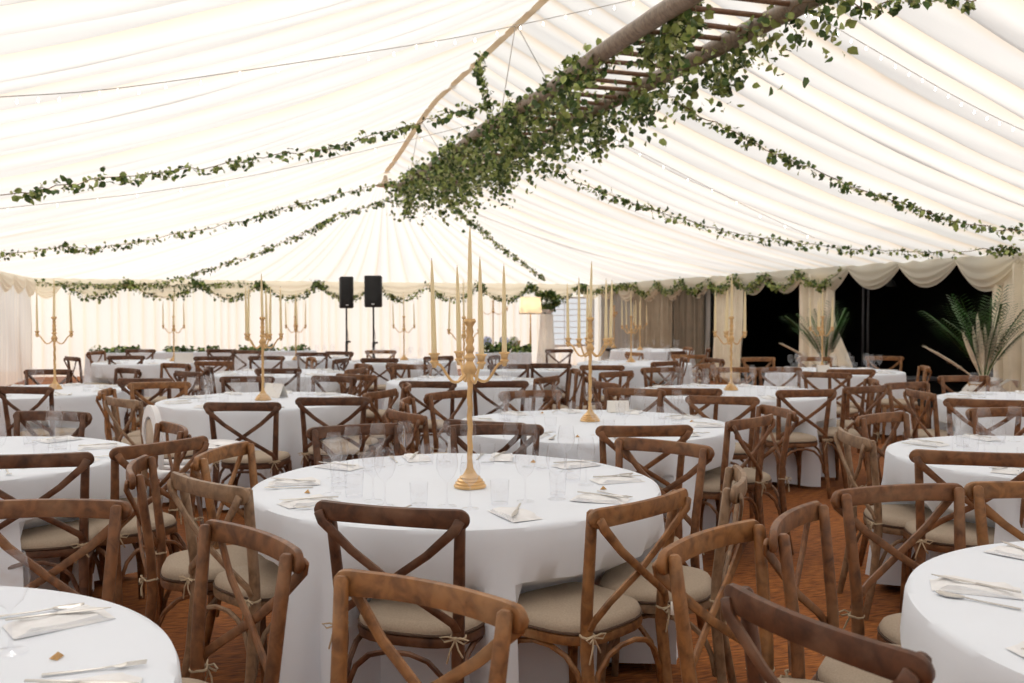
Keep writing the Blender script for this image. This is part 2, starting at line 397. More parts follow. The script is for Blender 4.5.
# annexe shell, opaque and near-black so sky light stays out and openings look dark
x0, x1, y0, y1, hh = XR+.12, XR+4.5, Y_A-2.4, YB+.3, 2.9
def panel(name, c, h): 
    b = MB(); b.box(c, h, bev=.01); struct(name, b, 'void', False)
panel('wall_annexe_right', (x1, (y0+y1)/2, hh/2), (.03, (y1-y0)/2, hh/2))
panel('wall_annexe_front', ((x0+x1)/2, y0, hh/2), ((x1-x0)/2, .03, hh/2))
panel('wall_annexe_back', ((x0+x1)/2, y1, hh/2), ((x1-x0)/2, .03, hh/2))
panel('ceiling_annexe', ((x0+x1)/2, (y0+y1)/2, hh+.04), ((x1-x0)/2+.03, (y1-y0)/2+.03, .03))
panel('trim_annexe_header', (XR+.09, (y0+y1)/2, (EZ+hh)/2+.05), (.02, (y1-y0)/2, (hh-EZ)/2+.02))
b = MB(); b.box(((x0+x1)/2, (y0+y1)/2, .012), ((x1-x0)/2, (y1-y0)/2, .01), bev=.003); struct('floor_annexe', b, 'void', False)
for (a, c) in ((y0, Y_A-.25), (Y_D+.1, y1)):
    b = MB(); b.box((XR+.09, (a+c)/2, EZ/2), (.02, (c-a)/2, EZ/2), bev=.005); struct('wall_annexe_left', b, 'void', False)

# swagged valance round the eaves
def swag_valance(name, P, Q, joints, inward, drop=.5, seed=2):
    rd = random.Random(seed); P, Q = Vector(P), Vector(Q); d = (Q-P).normalized(); b = MB()
    for i in range(len(joints)-1):
        a, c = joints[i], joints[i+1]; dp = drop*rd.uniform(.88, 1.1); NU, NV = 18, 15; rows = []
        for v in range(NV+1):
            q = v/NV; row = []
            for u in range(NU+1):
                t = u/NU; cat = 4*t*(1-t)
                z = EZ-.01-(.10+(dp-.10)*cat)*q-.03*q*cat
                off = .05+.13*math.sin(math.pi*min(1, q*.85+.08))*(.45+.55*cat)+.018*math.sin(q*q*19+rd.random()*.05)*(.4+cat)
                row.append(P+d*(a+(c-a)*t)+inward*off+Vector((0, 0, z)))
            rows.append(row)
        b.grid(rows)
    return struct(name, b, 'swag')
bx = [-1.77, -.14, 1.36, 2.77, 4.26, 5.66, 7.1, 8.6, 10.1]
bj = [XL, -3.2+.0]+bx+[XR]
swag_valance('trim_2', (XL, YB-.03, 0), (XR, YB-.03, 0), [x-XL for x in bj], Vector((0, -1, 0)), .42)
ry = [4.0, 5.1, 6.25, 7.4, 8.6, 9.9, 11.05, 12.25, 13.5, 14.75, 15.9, 17.0, 18.1, 19.3, 20.5, 21.8, 23.1, YB]
swag_valance('trim_3', (XR-.03, 0, 0), (XR-.03, YB, 0), ry, IN, .46, 4)
swag_valance('trim_4', (XL+.03, 0, 0), (XL+.03, YB, 0), [8+1.37*i for i in range(12)]+[YB], Vector((1, 0, 0)), .42, 6)

def curtain(label, y0_, y1_, ym0, ym1, m, seed, x=XR-.08, zt=EZ-.12, zw=1.1, spread=.0):
    """gathered hanging curtain, pinched at height zw to ym0..ym1"""
    rd = random.Random(seed); b = MB(); N = max(24, int((y1_-y0_)*60)); rows = []
    ph = [rd.uniform(0, 6) for _ in range(3)]
    for j in range(19):
        z = .02+(zt-.02)*j/18; t = max(0, 1-abs(z-zw)/(1.25 if z > zw else 1.1))
        t = t*t*(3-2*t); a, c = y0_+(ym0-y0_)*t, y1_+(ym1-y1_)*t; row = []
        for k in range(N+1):
            q = k/N; s_ = q*(y1_-y0_)
            off = .035*math.sin(s_*38+ph[0]+z*.3)+.02*math.sin(s_*61+ph[1])+.015*math.sin(s_*17+ph[2])
            row.append((x-off-spread*t, a+(c-a)*q, z))
        rows.append(row)
    b.grid(rows)
    o = link('curtain', b.mesh('curtain', m)); tag(o, label, 'curtain'); 
    sm = o.modifiers.new('thick', 'SOLIDIFY'); sm.thickness = .006; return o
curtain('light taupe drape hanging beside the far right corner, left of the darker drape', yr(675), yr(637), yr(675), yr(637), 'taupe', 1)
curtain('dark taupe drape hanging left of the narrow black gap', yr(707), yr(676), yr(707), yr(676), 'taupe2', 2)
curtain('cream curtain gathered between the two black openings', yr(748)+.02, yr(719), yr(745), yr(717), 'curt', 3, zw=.3)
curtain('narrow cream curtain left of the middle curtain, behind the tall candelabrum', yr(819), yr(801), yr(819), yr(802), 'curt', 4, x=XR-.06)
curtain('wide cream curtain swept beside the palm at the left edge of the big black opening', yr(838), yr(819)+.05, yr(860), yr(822), 'curt', 5, zw=.3, x=XR-.15)
curtain('cream curtain at the right edge of the big black opening, behind the potted palm', 8.6, yr(996), 8.7, yr(999), 'curt', 6, zw=.3)
# annexe furniture seen dimly
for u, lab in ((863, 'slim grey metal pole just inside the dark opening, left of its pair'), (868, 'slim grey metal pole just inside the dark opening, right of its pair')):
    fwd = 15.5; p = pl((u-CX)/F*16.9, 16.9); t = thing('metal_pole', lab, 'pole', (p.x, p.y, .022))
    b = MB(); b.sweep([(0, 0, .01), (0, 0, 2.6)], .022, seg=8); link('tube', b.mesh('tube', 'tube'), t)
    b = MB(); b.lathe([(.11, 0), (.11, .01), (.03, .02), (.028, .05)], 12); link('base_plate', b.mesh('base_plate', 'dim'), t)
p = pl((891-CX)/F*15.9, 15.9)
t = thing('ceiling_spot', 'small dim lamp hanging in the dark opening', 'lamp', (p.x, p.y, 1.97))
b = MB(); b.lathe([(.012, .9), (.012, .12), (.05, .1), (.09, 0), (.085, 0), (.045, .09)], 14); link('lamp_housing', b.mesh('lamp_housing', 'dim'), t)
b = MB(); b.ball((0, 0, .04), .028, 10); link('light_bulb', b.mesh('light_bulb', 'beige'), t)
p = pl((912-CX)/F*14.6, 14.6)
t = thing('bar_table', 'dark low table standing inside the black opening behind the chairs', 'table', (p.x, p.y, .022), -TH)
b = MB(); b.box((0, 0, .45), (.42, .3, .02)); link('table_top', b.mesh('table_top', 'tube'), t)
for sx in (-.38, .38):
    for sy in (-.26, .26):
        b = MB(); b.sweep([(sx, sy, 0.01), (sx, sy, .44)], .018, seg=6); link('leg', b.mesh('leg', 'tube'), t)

# ------------------------------------------------------------------ chair
def arc(p0, p1, bow, n=8):
    p0, p1, bow = Vector(p0), Vector(p1), Vector(bow)
    return [p0.lerp(p1, i/n)+bow*(4*(i/n)*(1-i/n)) for i in range(n+1)]
def seat_outline(k, n=28):
    """rounded trapezoid, wider at the front (+y)"""
    o = []
    for i in range(n):
        a = 2*math.pi*i/n; c, s_ = math.cos(a), math.sin(a)
        x = math.copysign(abs(c)**.62, c); y = math.copysign(abs(s_)**.62, s_)
        wx = .212+.022*y
        o.append((x*wx*k, .005+y*.212*k))
    return o
def post(s_):
    return [(s_*.205, -.285, 0), (s_*.197, -.245, .20), (s_*.192, -.222, .42), (s_*.196, -.226, .55), (s_*.205, -.245, .72), (s_*.214, -.262, .868)]
def rail_y(x): return -.318+.62*x*x
chair_mesh = {}
def chair_parts(v):
    if v in chair_mesh: return chair_mesh[v]
    w = 'wood%d' % v; P = {}
    b = MB(); o0 = seat_outline(1.0); rows = []
    for k, z in ((.90, .405), (1.0, .410), (1.015, .425), (1.0, .440), (.93, .445)): rows.append([(x*k, y*k, z) for x, y in o0])
    o = len(b.v); b.grid([list(reversed(r)) for r in rows], True); n = len(o0)
    b.f.append(tuple(range(o, o+n))); b.mi.append(0); b.f.append(tuple(reversed(range(o+4*n, o+5*n)))); b.mi.append(0)
    P['seat_frame'] = b.mesh('seat_frame', w)
    b = MB(); rows = []
    for k, z in ((.94, .446), (.985, .450), (.99, .462), (.95, .478), (.8, .487), (.4, .491), (.05, .492)): rows.append([(x*k, y*k, z) for x, y in reversed(o0)])
    b.grid(rows, True); b.f.append(tuple(reversed(range(0, n)))); b.mi.append(0)
    e = 6*n; b.f.append(tuple(range(e, e+n))); b.mi.append(0)
    P['seat_cushion'] = b.mesh('seat_cushion', 'linen')
    b = MB(); b.sweep([(x*.995, y*.995, .449) for x, y in o0+o0[:1]], .0045, seg=5, round_ends=False); P['piping'] = b.mesh('piping', 'piping')
    for nm, s_ in (('tieL', -1), ('tieR', 1)):
        b = MB(); c = Vector((s_*.195, -.228, .47))
        b.sweep([c+Vector((.023*math.cos(a), .023*math.sin(a), .002*math.sin(3*a))) for a in [i*math.pi/5 for i in range(11)]], .004, seg=5, round_ends=False)
        k = c+Vector((0, -.025, 0)); b.ball(k, .008, 6)
        for q in (-1, 1):
            b.sweep([k, k+Vector((q*.02, -.012, .010)), k+Vector((q*.045, -.01, .004)), k+Vector((q*.03, -.012, -.008)), k], .0032, seg=5)
            b.sweep([k, k+Vector((q*.012, -.008, -.03)), k+Vector((q*.025, -.006, -.065+q*.012))], .003, seg=5)
        P[nm] = b.mesh('cushion_tie', 'twine')
    for nm, s_ in (('backL', -1), ('backR', 1)):
        b = MB(); b.sweep(post(s_), [.015, .018, .0195, .018, .017, .016], [.015, .018, .0195, .018, .017, .016], 10, up=(0, 1, 0), sq=.8); P[nm] = b.mesh('back_leg', w)
    for nm, s_ in (('frontL', -1), ('frontR', 1)):
        b = MB(); b.sweep([(s_*.205, .19, 0), (s_*.196, .182, .22), (s_*.188, .172, .408)], [.014, .018, .021], [.014, .018, .021], 8, up=(0, 1, 0), sq=.75); P[nm] = b.mesh('front_leg', w)
    # top rail: bent board with rounded ends
    b = MB(); N = 24; rows = []; tt_ = [-1, -.985, -.955, -.91]+[-.85+1.7*q/16 for q in range(17)]+[.91, .955, .985, 1]
    for i in range(N+1):
        t = tt_[i]; x = t*.25; y = rail_y(x)
        e = math.sqrt(max(.02, 1-(max(0, (abs(t)-.87)/.13))**2))*.9+.1; hz = .034*e*(1.0-.10*(1-t*t)); zc = .853+.004*(1-t*t); th = .0125*(.75+.25*e)
        nx, ny = -1.24*x, 1.0; l = math.hypot(nx, ny); nx, ny = nx/l, ny/l; r = []
        for q in range(10):
            a = 2*math.pi*(q+.5)/10; c, d = math.cos(a), math.sin(a); c = math.copysign(abs(c)**.55, c); d = math.copysign(abs(d)**.55, d)
            r.append((x+nx*th*c, y+ny*th*c, zc+hz*d))
        rows.append(r)
    b.grid(rows, True); b.f.append(tuple(reversed(range(0, 10)))); b.mi.append(0); b.f.append(tuple(range(N*10, N*10+10))); b.mi.append(0)
    P['top_rail'] = b.mesh('top_rail', w)
    for nm, s_ in (('crossL', -1), ('crossR', 1)):
        b = MB(); off = .006*s_
        b.sweep([(s_*.228, rail_y(.228)-.019, .852), (s_*.215, rail_y(.215)-.021, .825), (s_*.12, -.296+off, .735), (0, -.285+off, .645), (-s_*.12, -.262+off, .565), (-s_*.185, -.246, .515), (-s_*.196, -.240, .490)],
                [.0165, .0165, .014, .013, .013, .014, .014], .0075, 8, up=(0, 1, 0), sq=.7)
        P[nm] = b.mesh('cross_slat', w)
    L = {'bl': (-.197, -.24), 'br': (.197, -.24), 'fl': (-.195, .182), 'fr': (.195, .182)}
    for nm, a, c in (('braceF', 'fl', 'fr'), ('braceB', 'bl', 'br'), ('braceL', 'bl', 'fl'), ('braceR', 'br', 'fr')):
        b = MB(); A, C = Vector(L[a]), Vector(L[c]); pts = []
        for t, z in ((0.02, .20), (.05, .27), (.12, .335), (.24, .378), (.40, .396), (.6, .396), (.76, .378), (.88, .335), (.95, .27), (.98, .20)):
            q = A.lerp(C, t); pts.append((q.x*.96, q.y*.96, z))
        b.sweep(pts, .0095, seg=6, up=(0, 0, 1)); P[nm] = b.mesh('leg_brace', w)
    chair_mesh[v] = P; return P
NAMES = {'tieL': 'cushion_tie', 'tieR': 'cushion_tie', 'backL': 'back_leg', 'backR': 'back_leg', 'frontL': 'front_leg', 'frontR': 'front_leg',
         'crossL': 'cross_slat', 'crossR': 'cross_slat', 'braceF': 'leg_brace', 'braceB': 'leg_brace', 'braceL': 'leg_brace', 'braceR': 'leg_brace'}
protos = {}
def chair_proto(v, far):
    k = (v, far)
    if k in protos: return protos[k], False
    P = chair_parts(v); t = thing('dining_chair', '', 'chair'); cu = None
    for nm, me in P.items():
        if far and nm in ('tieL', 'tieR', 'piping'): continue
        par = cu if nm in ('tieL', 'tieR', 'piping') else t
        o = link(NAMES.get(nm, nm), me, par)
        if nm == 'seat_cushion': cu = o; o['label'] = 'beige linen seat pad'
    protos[k] = t; reg(t); return t, True
NEAR_GAP = .36
CHAIRS = []   # (x, y, rz) of everything placed

# ------------------------------------------------------------------ tables: (name, centre lat, fwd, diameter)
def tp(u, v, D=1.68): 
    p = at(u, v, .76); return (p.x, p.y, D/2)
TB = {
 'front':   (*pl(-.235, 3.92).xy, .85, 'the central foreground table'),
 'second':  (*tp(590, 424, 1.83), 'the table behind the foreground one'),
 'leftmid': (*tp(262, 400), 'the left open-card table'),
 'leftedge': (*pl(-2.81, 4.6).xy, .84, 'the left edge table'),
 'corner':  (*pl(-1.49, 1.6).xy, .84, 'the bottom left table'),
 'rcorner': (*pl(1.83, 2.1).xy, .84, 'the bottom right table'),
 'rightedge': (*pl(2.81, 4.64).xy, .84, 'the right edge table'),
 'leftfar': (*tp(36, 391), 'the far left edge table'),
 'right':   (*tp(731, 392, 1.83), 'the table by the cream curtain'),
 'palm':    (*tp(834, 371), 'the table by the black opening'),
 'rfar':    (*tp(1045, 400), 'the potted palm table'),
 'mid':     (*tp(465, 381), 'the middle distance table'),
 'midfar':  (*tp(530, 368), 'the floor lamp table'),
 'lback':   (*tp(152, 362), 'the greenery runner table'),
 'lmidback': (*tp(280, 373), 'the table behind the open-card one'),
 'spk':     (*tp(300, 358), 'the table left of the loudspeakers'),
 'spk2':    (*tp(402, 361), 'the table right of the loudspeakers'),
 'win':     (*tp(634, 363), 'the table right of the window'),
 'farwin':  (*tp(652, 350), 'the taupe drapes table'),
}
# chairs: u, v of the top rail's middle, yaw (0 faces away from us, 90 faces right, 180 faces us), wood, table, own words or None
CH = [
 (388, 503, 18, 1, 'front', 'dark chair seen from behind at the near side of the foreground table'),
 (434, 580, -147, 2, 'corner', 'tawny chair closest to us, overlapping the dark chair in the middle foreground'),
 (262, 530, -134, 0, 'corner', 'brown chair turned to the bottom left table, left of the dark foreground chair'),
 (211, 478, 42, 3, 'front', 'weathered chair with bleached top rail left of the foreground table'),
 (147, 460, 74, 0, 'front', 'brown chair seen edge-on between the left edge table and the foreground table'),
 (157, 441, -57, 0, 'leftedge', None), (180, 425, -125, 0, 'leftedge', None),
 (52, 498, 178, 0, 'corner', 'large brown chair back facing us at the left edge above the bottom left table'),
 (34, 452, -12, 1, 'leftedge', 'dark chair back in front of the left edge table'),
 (54, 411, -170, 1, 'leftedge', None),
 (230, 450, 99, 2, 'front', 'tawny chair at the left rear of the foreground table'),
 (354, 424, 155, 1, 'front', None), (490, 426, 178, 1, 'front', None), (496, 419, 25, 1, 'second', None),
 (665, 440, -140, 0, 'front', None), (636, 422, -5, 0, 'second', None),
 (744, 474, -76, 3, 'front', 'grey weathered chair seen edge-on right of the foreground table'),
 (650, 498, -46, 2, 'front', 'tawny chair with a wide linen seat at the right of the foreground table'),
 (703, 532, 132, 2, 'rcorner', 'tawny chair turned to the bottom right table, just right of the wide linen seat'),
 (786, 512, 122, 0, 'rcorner', 'brown chair standing alone in the aisle facing the bottom right table'),
 (800, 612, 62, 1, 'rcorner', 'dark chair nearest us at the bottom right, its rail sloping down to the right'),
 (893, 484, 165, 0, 'rcorner', 'brown chair with a stripped rail behind the bottom right table'),
 (975, 451, 15, 0, 'rightedge', 'brown chair with its back to us before the right edge table'),
 (1040, 481, -172, 2, 'rcorner', 'tawny chair cut by the right edge behind the bottom right table'),
 (848, 432, 74, 3, 'rightedge', None), (878, 413, 122, 0, 'rightedge', None), (1003, 407, 176, 0, 'rightedge', None),
 (915, 390, 68, 0, 'rfar', None), (937, 382, 132, 0, 'rfar', None), (928, 366, -100, 2, 'palm', None),
 (985, 399, 20, 0, 'rfar', None), (987, 378, 178, 0, 'rfar', None),
 # second / right
 (780, 408, -115, 0, 'second', None), (759, 416, -62, 0, 'second', None), (722, 396, 15, 0, 'right', None),
 (689, 388, 10, 0, 'right', None), (799, 388, -12, 0, 'right', None), (852, 385, -50, 0, 'right', None), (875, 379, -100, 0, 'right', None),
 (852, 369, 3, 0, 'palm', None), (825, 372, 35, 0, 'palm', None), (778, 367, 178, 0, 'right', None), (734, 367, 178, 2, 'right', None),
 (757, 357, 168, 2, 'win', None), (815, 357, 175, 2, 'palm', None), (884, 356, -165, 2, 'palm', None),
 (445, 391, 132, 0, 'second', None), (402, 399, 96, 0, 'second', None), (400, 411, 65, 0, 'second', None),
 (635, 388, -155, 0, 'second', None), (612, 381, 62, 0, 'right', None), (529, 390, 160, 0, 'second', None),
 (661, 367, 165, 0, 'right', None),
 # left middle
 (241, 402, 0, 1, 'leftmid', None), (332, 397, -4, 1, 'leftmid', None), (252, 377, 178, 1, 'leftmid', None), (333, 376, -155, 1, 'leftmid', None),
 (104, 389, 100, 2, 'leftmid', None), (118, 398, 66, 3, 'leftmid', None), (167, 382, 165, 2, 'leftmid', None),
 (376, 384, -88, 0, 'leftmid', None), (385, 390, -62, 0, 'leftmid', None),
 (20, 385, 10, 1, 'leftfar', None), (50, 369, 178, 1, 'leftfar', None), (143, 378, 2, 1, 'lmidback', None),
 (131, 368, -140, 1, 'leftfar', None), (130, 355, 170, 1, 'lback', None), (81, 356, 70, 1, 'lback', None), (94, 351, 120, 0, 'lback', None),
 (354, 374, 30, 0, 'mid', None), (359, 368, -66, 0, 'lmidback', None), (343, 363, -110, 0, 'lmidback', None), 
 (379, 358, 3, 1, 'spk2', None), (395, 363, 60, 0, 'mid', None), (381, 350, 178, 2, 'spk2', None),
 (422, 365, 172, 0, 'mid', None), (440, 356, -40, 1, 'spk2', None), (427, 381, 8, 1, 'mid', None), (502, 380, -4, 1, 'mid', None),
 (549, 363, 0, 1, 'midfar', None), (560, 349, -20, 1, 'win', None), (550, 377, -66, 0, 'mid', None), (558, 369, -98, 0, 'mid', None),
 (507, 364, 178, 1, 'mid', None), (495, 356, 105, 1, 'midfar', None),
 (602, 365, 6, 0, 'win', None), (619, 371, -48, 0, 'midfar', None), (592, 377, -100, 0, 'midfar', None),
 (654, 355, 15, 2, 'farwin', None), (632, 352, 60, 2, 'farwin', None), (679, 351, -60, 1, 'farwin', None), (690, 347, -105, 2, 'farwin', None),
 (667, 361, -50, 0, 'win', None), (684, 357, -95, 0, 'win', None), (709, 363, -68, 2, 'win', None), (716, 358, -120, 0, 'win', None), (710, 348, -90, 0, 'farwin', None),
 # left back
 (213, 361, 5, 0, 'spk', None), (213, 356, 170, 1, 'lback', None), (185, 371, 60, 1, 'lmidback', None), (205, 367, 95, 1, 'lmidback', None),
 (178, 363, -150, 0, 'lback', None), (269, 356, 178, 1, 'lmidback', None), (277, 368, 2, 1, 'lmidback', None),
 (314, 357, -100, 2, 'spk', None), (331, 351, -160, 1, 'spk', None), (314, 352, 170, 1, 'spk', None), (341, 358, -70, 1, 'spk', None),
 # behind the long table
 (141, 349, 178, 1, 'top', None), (222, 349, 178, 1, 'top', None), (255, 350, 178, 1, 'top', None),
]
def sector(dx, dy):
    a = math.degrees(math.atan2(dx, dy)) % 360
    return ['far', 'far right', 'right', 'near right', 'near', 'near left', 'left', 'far left'][int(((a+22.5) % 360)//45)]
TB_TOP = None
seen = {}
recs = []
for (u, v, yaw, wd, tb, lab) in CH:
    if len(recs) >= 24 and 45 <= abs(yaw) <= 135: yaw += math.degrees(math.atan((u-CX)/F))   # judged by how narrow it looks along the line of sight
    p = at(u, v, .889); f = R(yaw); rz = -(TH+f)
    d = Vector((-math.sin(rz), math.cos(rz), 0)); c = p+d*.318; c.z = 0
    recs.append([u, v, yaw, wd, tb, lab, c, rz])
# push chairs apart where two would stand in one another, and off the table tops' centres
def cam_xy(c): return (c.x*cT-c.y*sT, c.x*sT+c.y*cT)
for it in range(60):
    for i in range(len(recs)):
        for j in range(i):
            a, b_ = recs[i][6], recs[j][6]; dv = a-b_; l = dv.length
            mn_ = .50 if a.length > 7.5 else NEAR_GAP
            if l < mn_ and l > 1e-4:
                # slide along the line of sight mostly, so the view keeps its look
                s_ = (a.normalized()); k = (mn_-l)*.25; sg = 1 if cam_xy(a)[1] >= cam_xy(b_)[1] else -1
                wgt = .6 if a.length > 6 else .15
                a += s_*k*sg*wgt+dv/l*k*.35; b_ -= s_*k*sg*wgt+dv/l*k*.35
    for r in recs:
        for nm, T in TB.items():
            dv = r[6]-Vector((T[0], T[1], 0)); l = dv.length; mn = T[2]+(.09 if r[6].length > 7.5 else -.07)
            if l < mn: r[6] += dv/l*(mn-l)*.5
for _ in range(6):                    # seats end clear of the table edge
    for r in recs:
        for nm, T in TB.items():
            dv = r[6]-Vector((T[0], T[1], 0)); l = dv.length
            mn = T[2]+(.06 if r[6].length > 7.5 else -.09)
            if l < mn: r[6] += dv/l*(mn-l)
KIND = {0: 'brown', 1: 'dark', 2: 'tawny', 3: 'weathered'}
groups = {}
for r in recs:
    u, v, yaw, wd, tb, lab, c, rz = r
    if tb in TB:
        T = TB[tb]; lt = cam_xy(Vector((T[0], T[1], 0))); lc = cam_xy(c); sec = sector(lc[0]-lt[0], lc[1]-lt[1]); nm = T[3]
    else: sec, nm = 'far', 'the long back table'
    r.append((sec, nm)); groups.setdefault((sec, nm), []).append(r)
for key, rs in groups.items():
    rs_ = [r for r in rs if not r[5]]; rs_.sort(key=lambda r: r[0])
    for i, r in enumerate(rs_):
        n_ = len(rs_); o_n = ['leftmost', 'second from left', 'third from left', 'fourth from left', 'fifth from left', 'sixth from left', 'seventh from left']
        pos = '' if n_ == 1 else (['left', 'right'][i]+' of two, ' if n_ == 2 else ('rightmost' if i == n_-1 else o_n[i])+', ')
        face = {0: 'turned away', 1: 'facing right', 2: 'facing us', 3: 'facing left'}[int(((r[2] % 360)+45)//90) % 4]
        r[5] = '%s chair %s, %s%s side of %s' % (KIND[r[3]], face, pos, key[0], key[1][4:])
for r in recs:
    u, v, yaw, wd, tb, lab, c, rz, _ = r
    far = c.length > 8.5
    pr, first = chair_proto(wd, far)
    o = pr if first else copy_tree(pr)
    o.location = c; o.rotation_euler = (0, 0, rz); o.scale = (1.06, 1, 1); o['label'] = lab; o['group'] = 'cross-back dining chairs round the tables'
    CHAIRS.append((c.x, c.y, rz))

# ------------------------------------------------------------------ round tables and cloths
def push_in(cx, cy, a, r, rmin=.45):
    """radius at which the hanging cloth clears the chair seats"""
    while r > rmin:
        x, y = cx+r*math.cos(a), cy+r*math.sin(a); hit = False
        for (hx, hy, rz) in CHAIRS:
            dx, dy = x-hx, y-hy
            if dx*dx+dy*dy > .16: continue
            lx = dx*math.cos(rz)+dy*math.sin(rz); ly = -dx*math.sin(rz)+dy*math.cos(rz)
            if abs(lx) < .26 and -.3 < ly < .245: hit = True; break
        if not hit: return r
        r -= .015
    return rmin
def cloth_mesh(cx, cy, rad, seed, fine):
    rd = random.Random(seed); N = 160 if fine else 88
    nf = rd.randint(15, 20); ph = [rd.uniform(0, 6.28) for _ in range(4)]
    def fold(a): 
        s_ = .55*math.sin(a*nf+ph[0]+.8*math.sin(a*3+ph[1]))+.3*math.sin(a*(nf*2+3)+ph[2])+.25*math.sin(a*5+ph[3])
        return s_
    base = rad+.012; lim = []
    for k in range(N):
        a = 2*math.pi*k/N; lim.append(push_in(cx, cy, a, base+.16, rad-.2))
    sm = lim[:]
    for _ in range(2): sm = [min(sm[k], (sm[k-1]+sm[k]*2+sm[(k+1) % N])/4+.03) for k in range(N)]
    rows = []
    for r in (.02, .3, .6, .8, .93, .985): rows.append([(r*rad*math.cos(2*math.pi*k/N), r*rad*math.sin(2*math.pi*k/N), .7625+.0015*math.sin(k*.5+r*9)) for k in range(N)])
    for dr, z in ((.006, .757), (.012, .742)): rows.append([((rad+dr)*math.cos(2*math.pi*k/N), (rad+dr)*math.sin(2*math.pi*k/N), z) for k in range(N)])
    for z in (.70, .64, .57, .50, .43, .36, .29, .22, .15, .09, .035):
        t = (.75-z)/.72; row = []
        for k in range(N):
            a = 2*math.pi*k/N; r = base+.055*t+.085*(t**.8)*fold(a)*min(1, t*2.2)
            if z < .58:
                q = min(1, (.58-z)/.1); r = r*(1-q)+min(r, sm[k])*q
            row.append((r*math.cos(a), r*math.sin(a), z+.012*math.sin(a*nf*.5+ph[1])*(t**4)))
        rows.append(row)
    b = MB(); b.grid(rows, True); b.f.append(tuple(reversed(range(N)))); b.mi.append(0)
    b.f = [tuple(reversed(f)) for f in b.f]
    return b.mesh('tablecloth', 'cloth')
def make_table(cx, cy, rad, lab, i):
    t = thing('round_table', 'round folding table hidden under the white cloth of '+lab, 'table', (cx, cy, 0))
    b = MB(); b.lathe([(rad-.02, .715), (rad-.003, .72), (rad-.003, .745), (rad-.02, .75)], 40); link('tabletop', b.mesh('tabletop', 'wood2'), t)
    for a in range(4):
        an = math.pi/4+a*math.pi/2; x, y = math.cos(an)*.33, math.sin(an)*.33
        b = MB(); b.sweep([(x*1.1, y*1.1, .0), (x, y, .715)], .014, seg=6); link('leg', b.mesh('leg', 'grey'), t)
    o = link('tablecloth', cloth_mesh(cx, cy, rad, 11+i, Vector((cx, cy)).length < 9), loc=(cx, cy, 0))
    tag(o, 'white floor-length cloth draped over '+lab, 'tablecloth', 'white tablecloths')
for i, (k, T) in enumerate(TB.items()): make_table(T[0], T[1], T[2], T[3], i)

# long table by the back wall with its runner
def long_table(u0, u1, fwd, lab, nm, depth=.42):
    a, c = pl((u0-CX)/F*fwd, fwd), pl((u1-CX)/F*fwd, fwd); yy = (a.y+c.y)/2; cx = (a.x+c.x)/2; hl = (c.x-a.x)/2
    t = thing(nm, 'straight table under a white cloth, '+lab, 'table', (cx, yy, 0))
    b = MB(); b.box((0, 0, .735), (hl-.02, depth-.02, .015)); link('tabletop', b.mesh('tabletop', 'wood2'), t)
    for sx in (-1, 1):
        for sy in (-1, 1):
            b = MB(); b.sweep([(sx*(hl-.15), sy*(depth-.1), 0), (sx*(hl-.15), sy*(depth-.1), .72)], .015, seg=6); link('leg', b.mesh('leg', 'grey'), t)
    b = MB(); rows = []; path = []; n = 46
    for k in range(4*n):
        s_, q = divmod(k, n); q /= n
        p = [(-hl+2*hl*q, -depth), (hl, -depth+2*depth*q), (hl-2*hl*q, depth), (-hl, depth-2*depth*q)][s_]
        nn = [(0, -1), (1, 0), (0, 1), (-1, 0)][s_]; path.append((p, nn))
    for z, k in ((.757, -.2), (.757, -.01), (.752, 0), (.74, .006), (.6, .3), (.4, .55), (.2, .8), (.04, 1)):
        row = []
        for i, (p, nn) in enumerate(path):
            o = max(k, 0)*.03*(1.2+math.sin(i*.62)+.5*math.sin(i*1.37)); kk = k if k < 0 else 0
            row.append((p[0]*(1+kk)+nn[0]*o, p[1]*(1+kk)+nn[1]*o, z))
        rows.append(row)
    b.grid(rows, True); b.f.append(tuple(reversed(range(4*n)))); b.mi.append(0); b.f = [tuple(reversed(f)) for f in b.f]
    o = link('tablecloth', b.mesh('tablecloth', 'cloth'), loc=(cx, yy, 0)); tag(o, 'white cloth on the straight table, '+lab, 'tablecloth')
    return cx, yy, hl
TT = long_table(92, 318, 18.3, 'running along the back wall at the left', 'long_table')
FT = long_table(478, 528, 17.8, 'small, holding the flowers left of the floor lamp', 'display_table', .35)

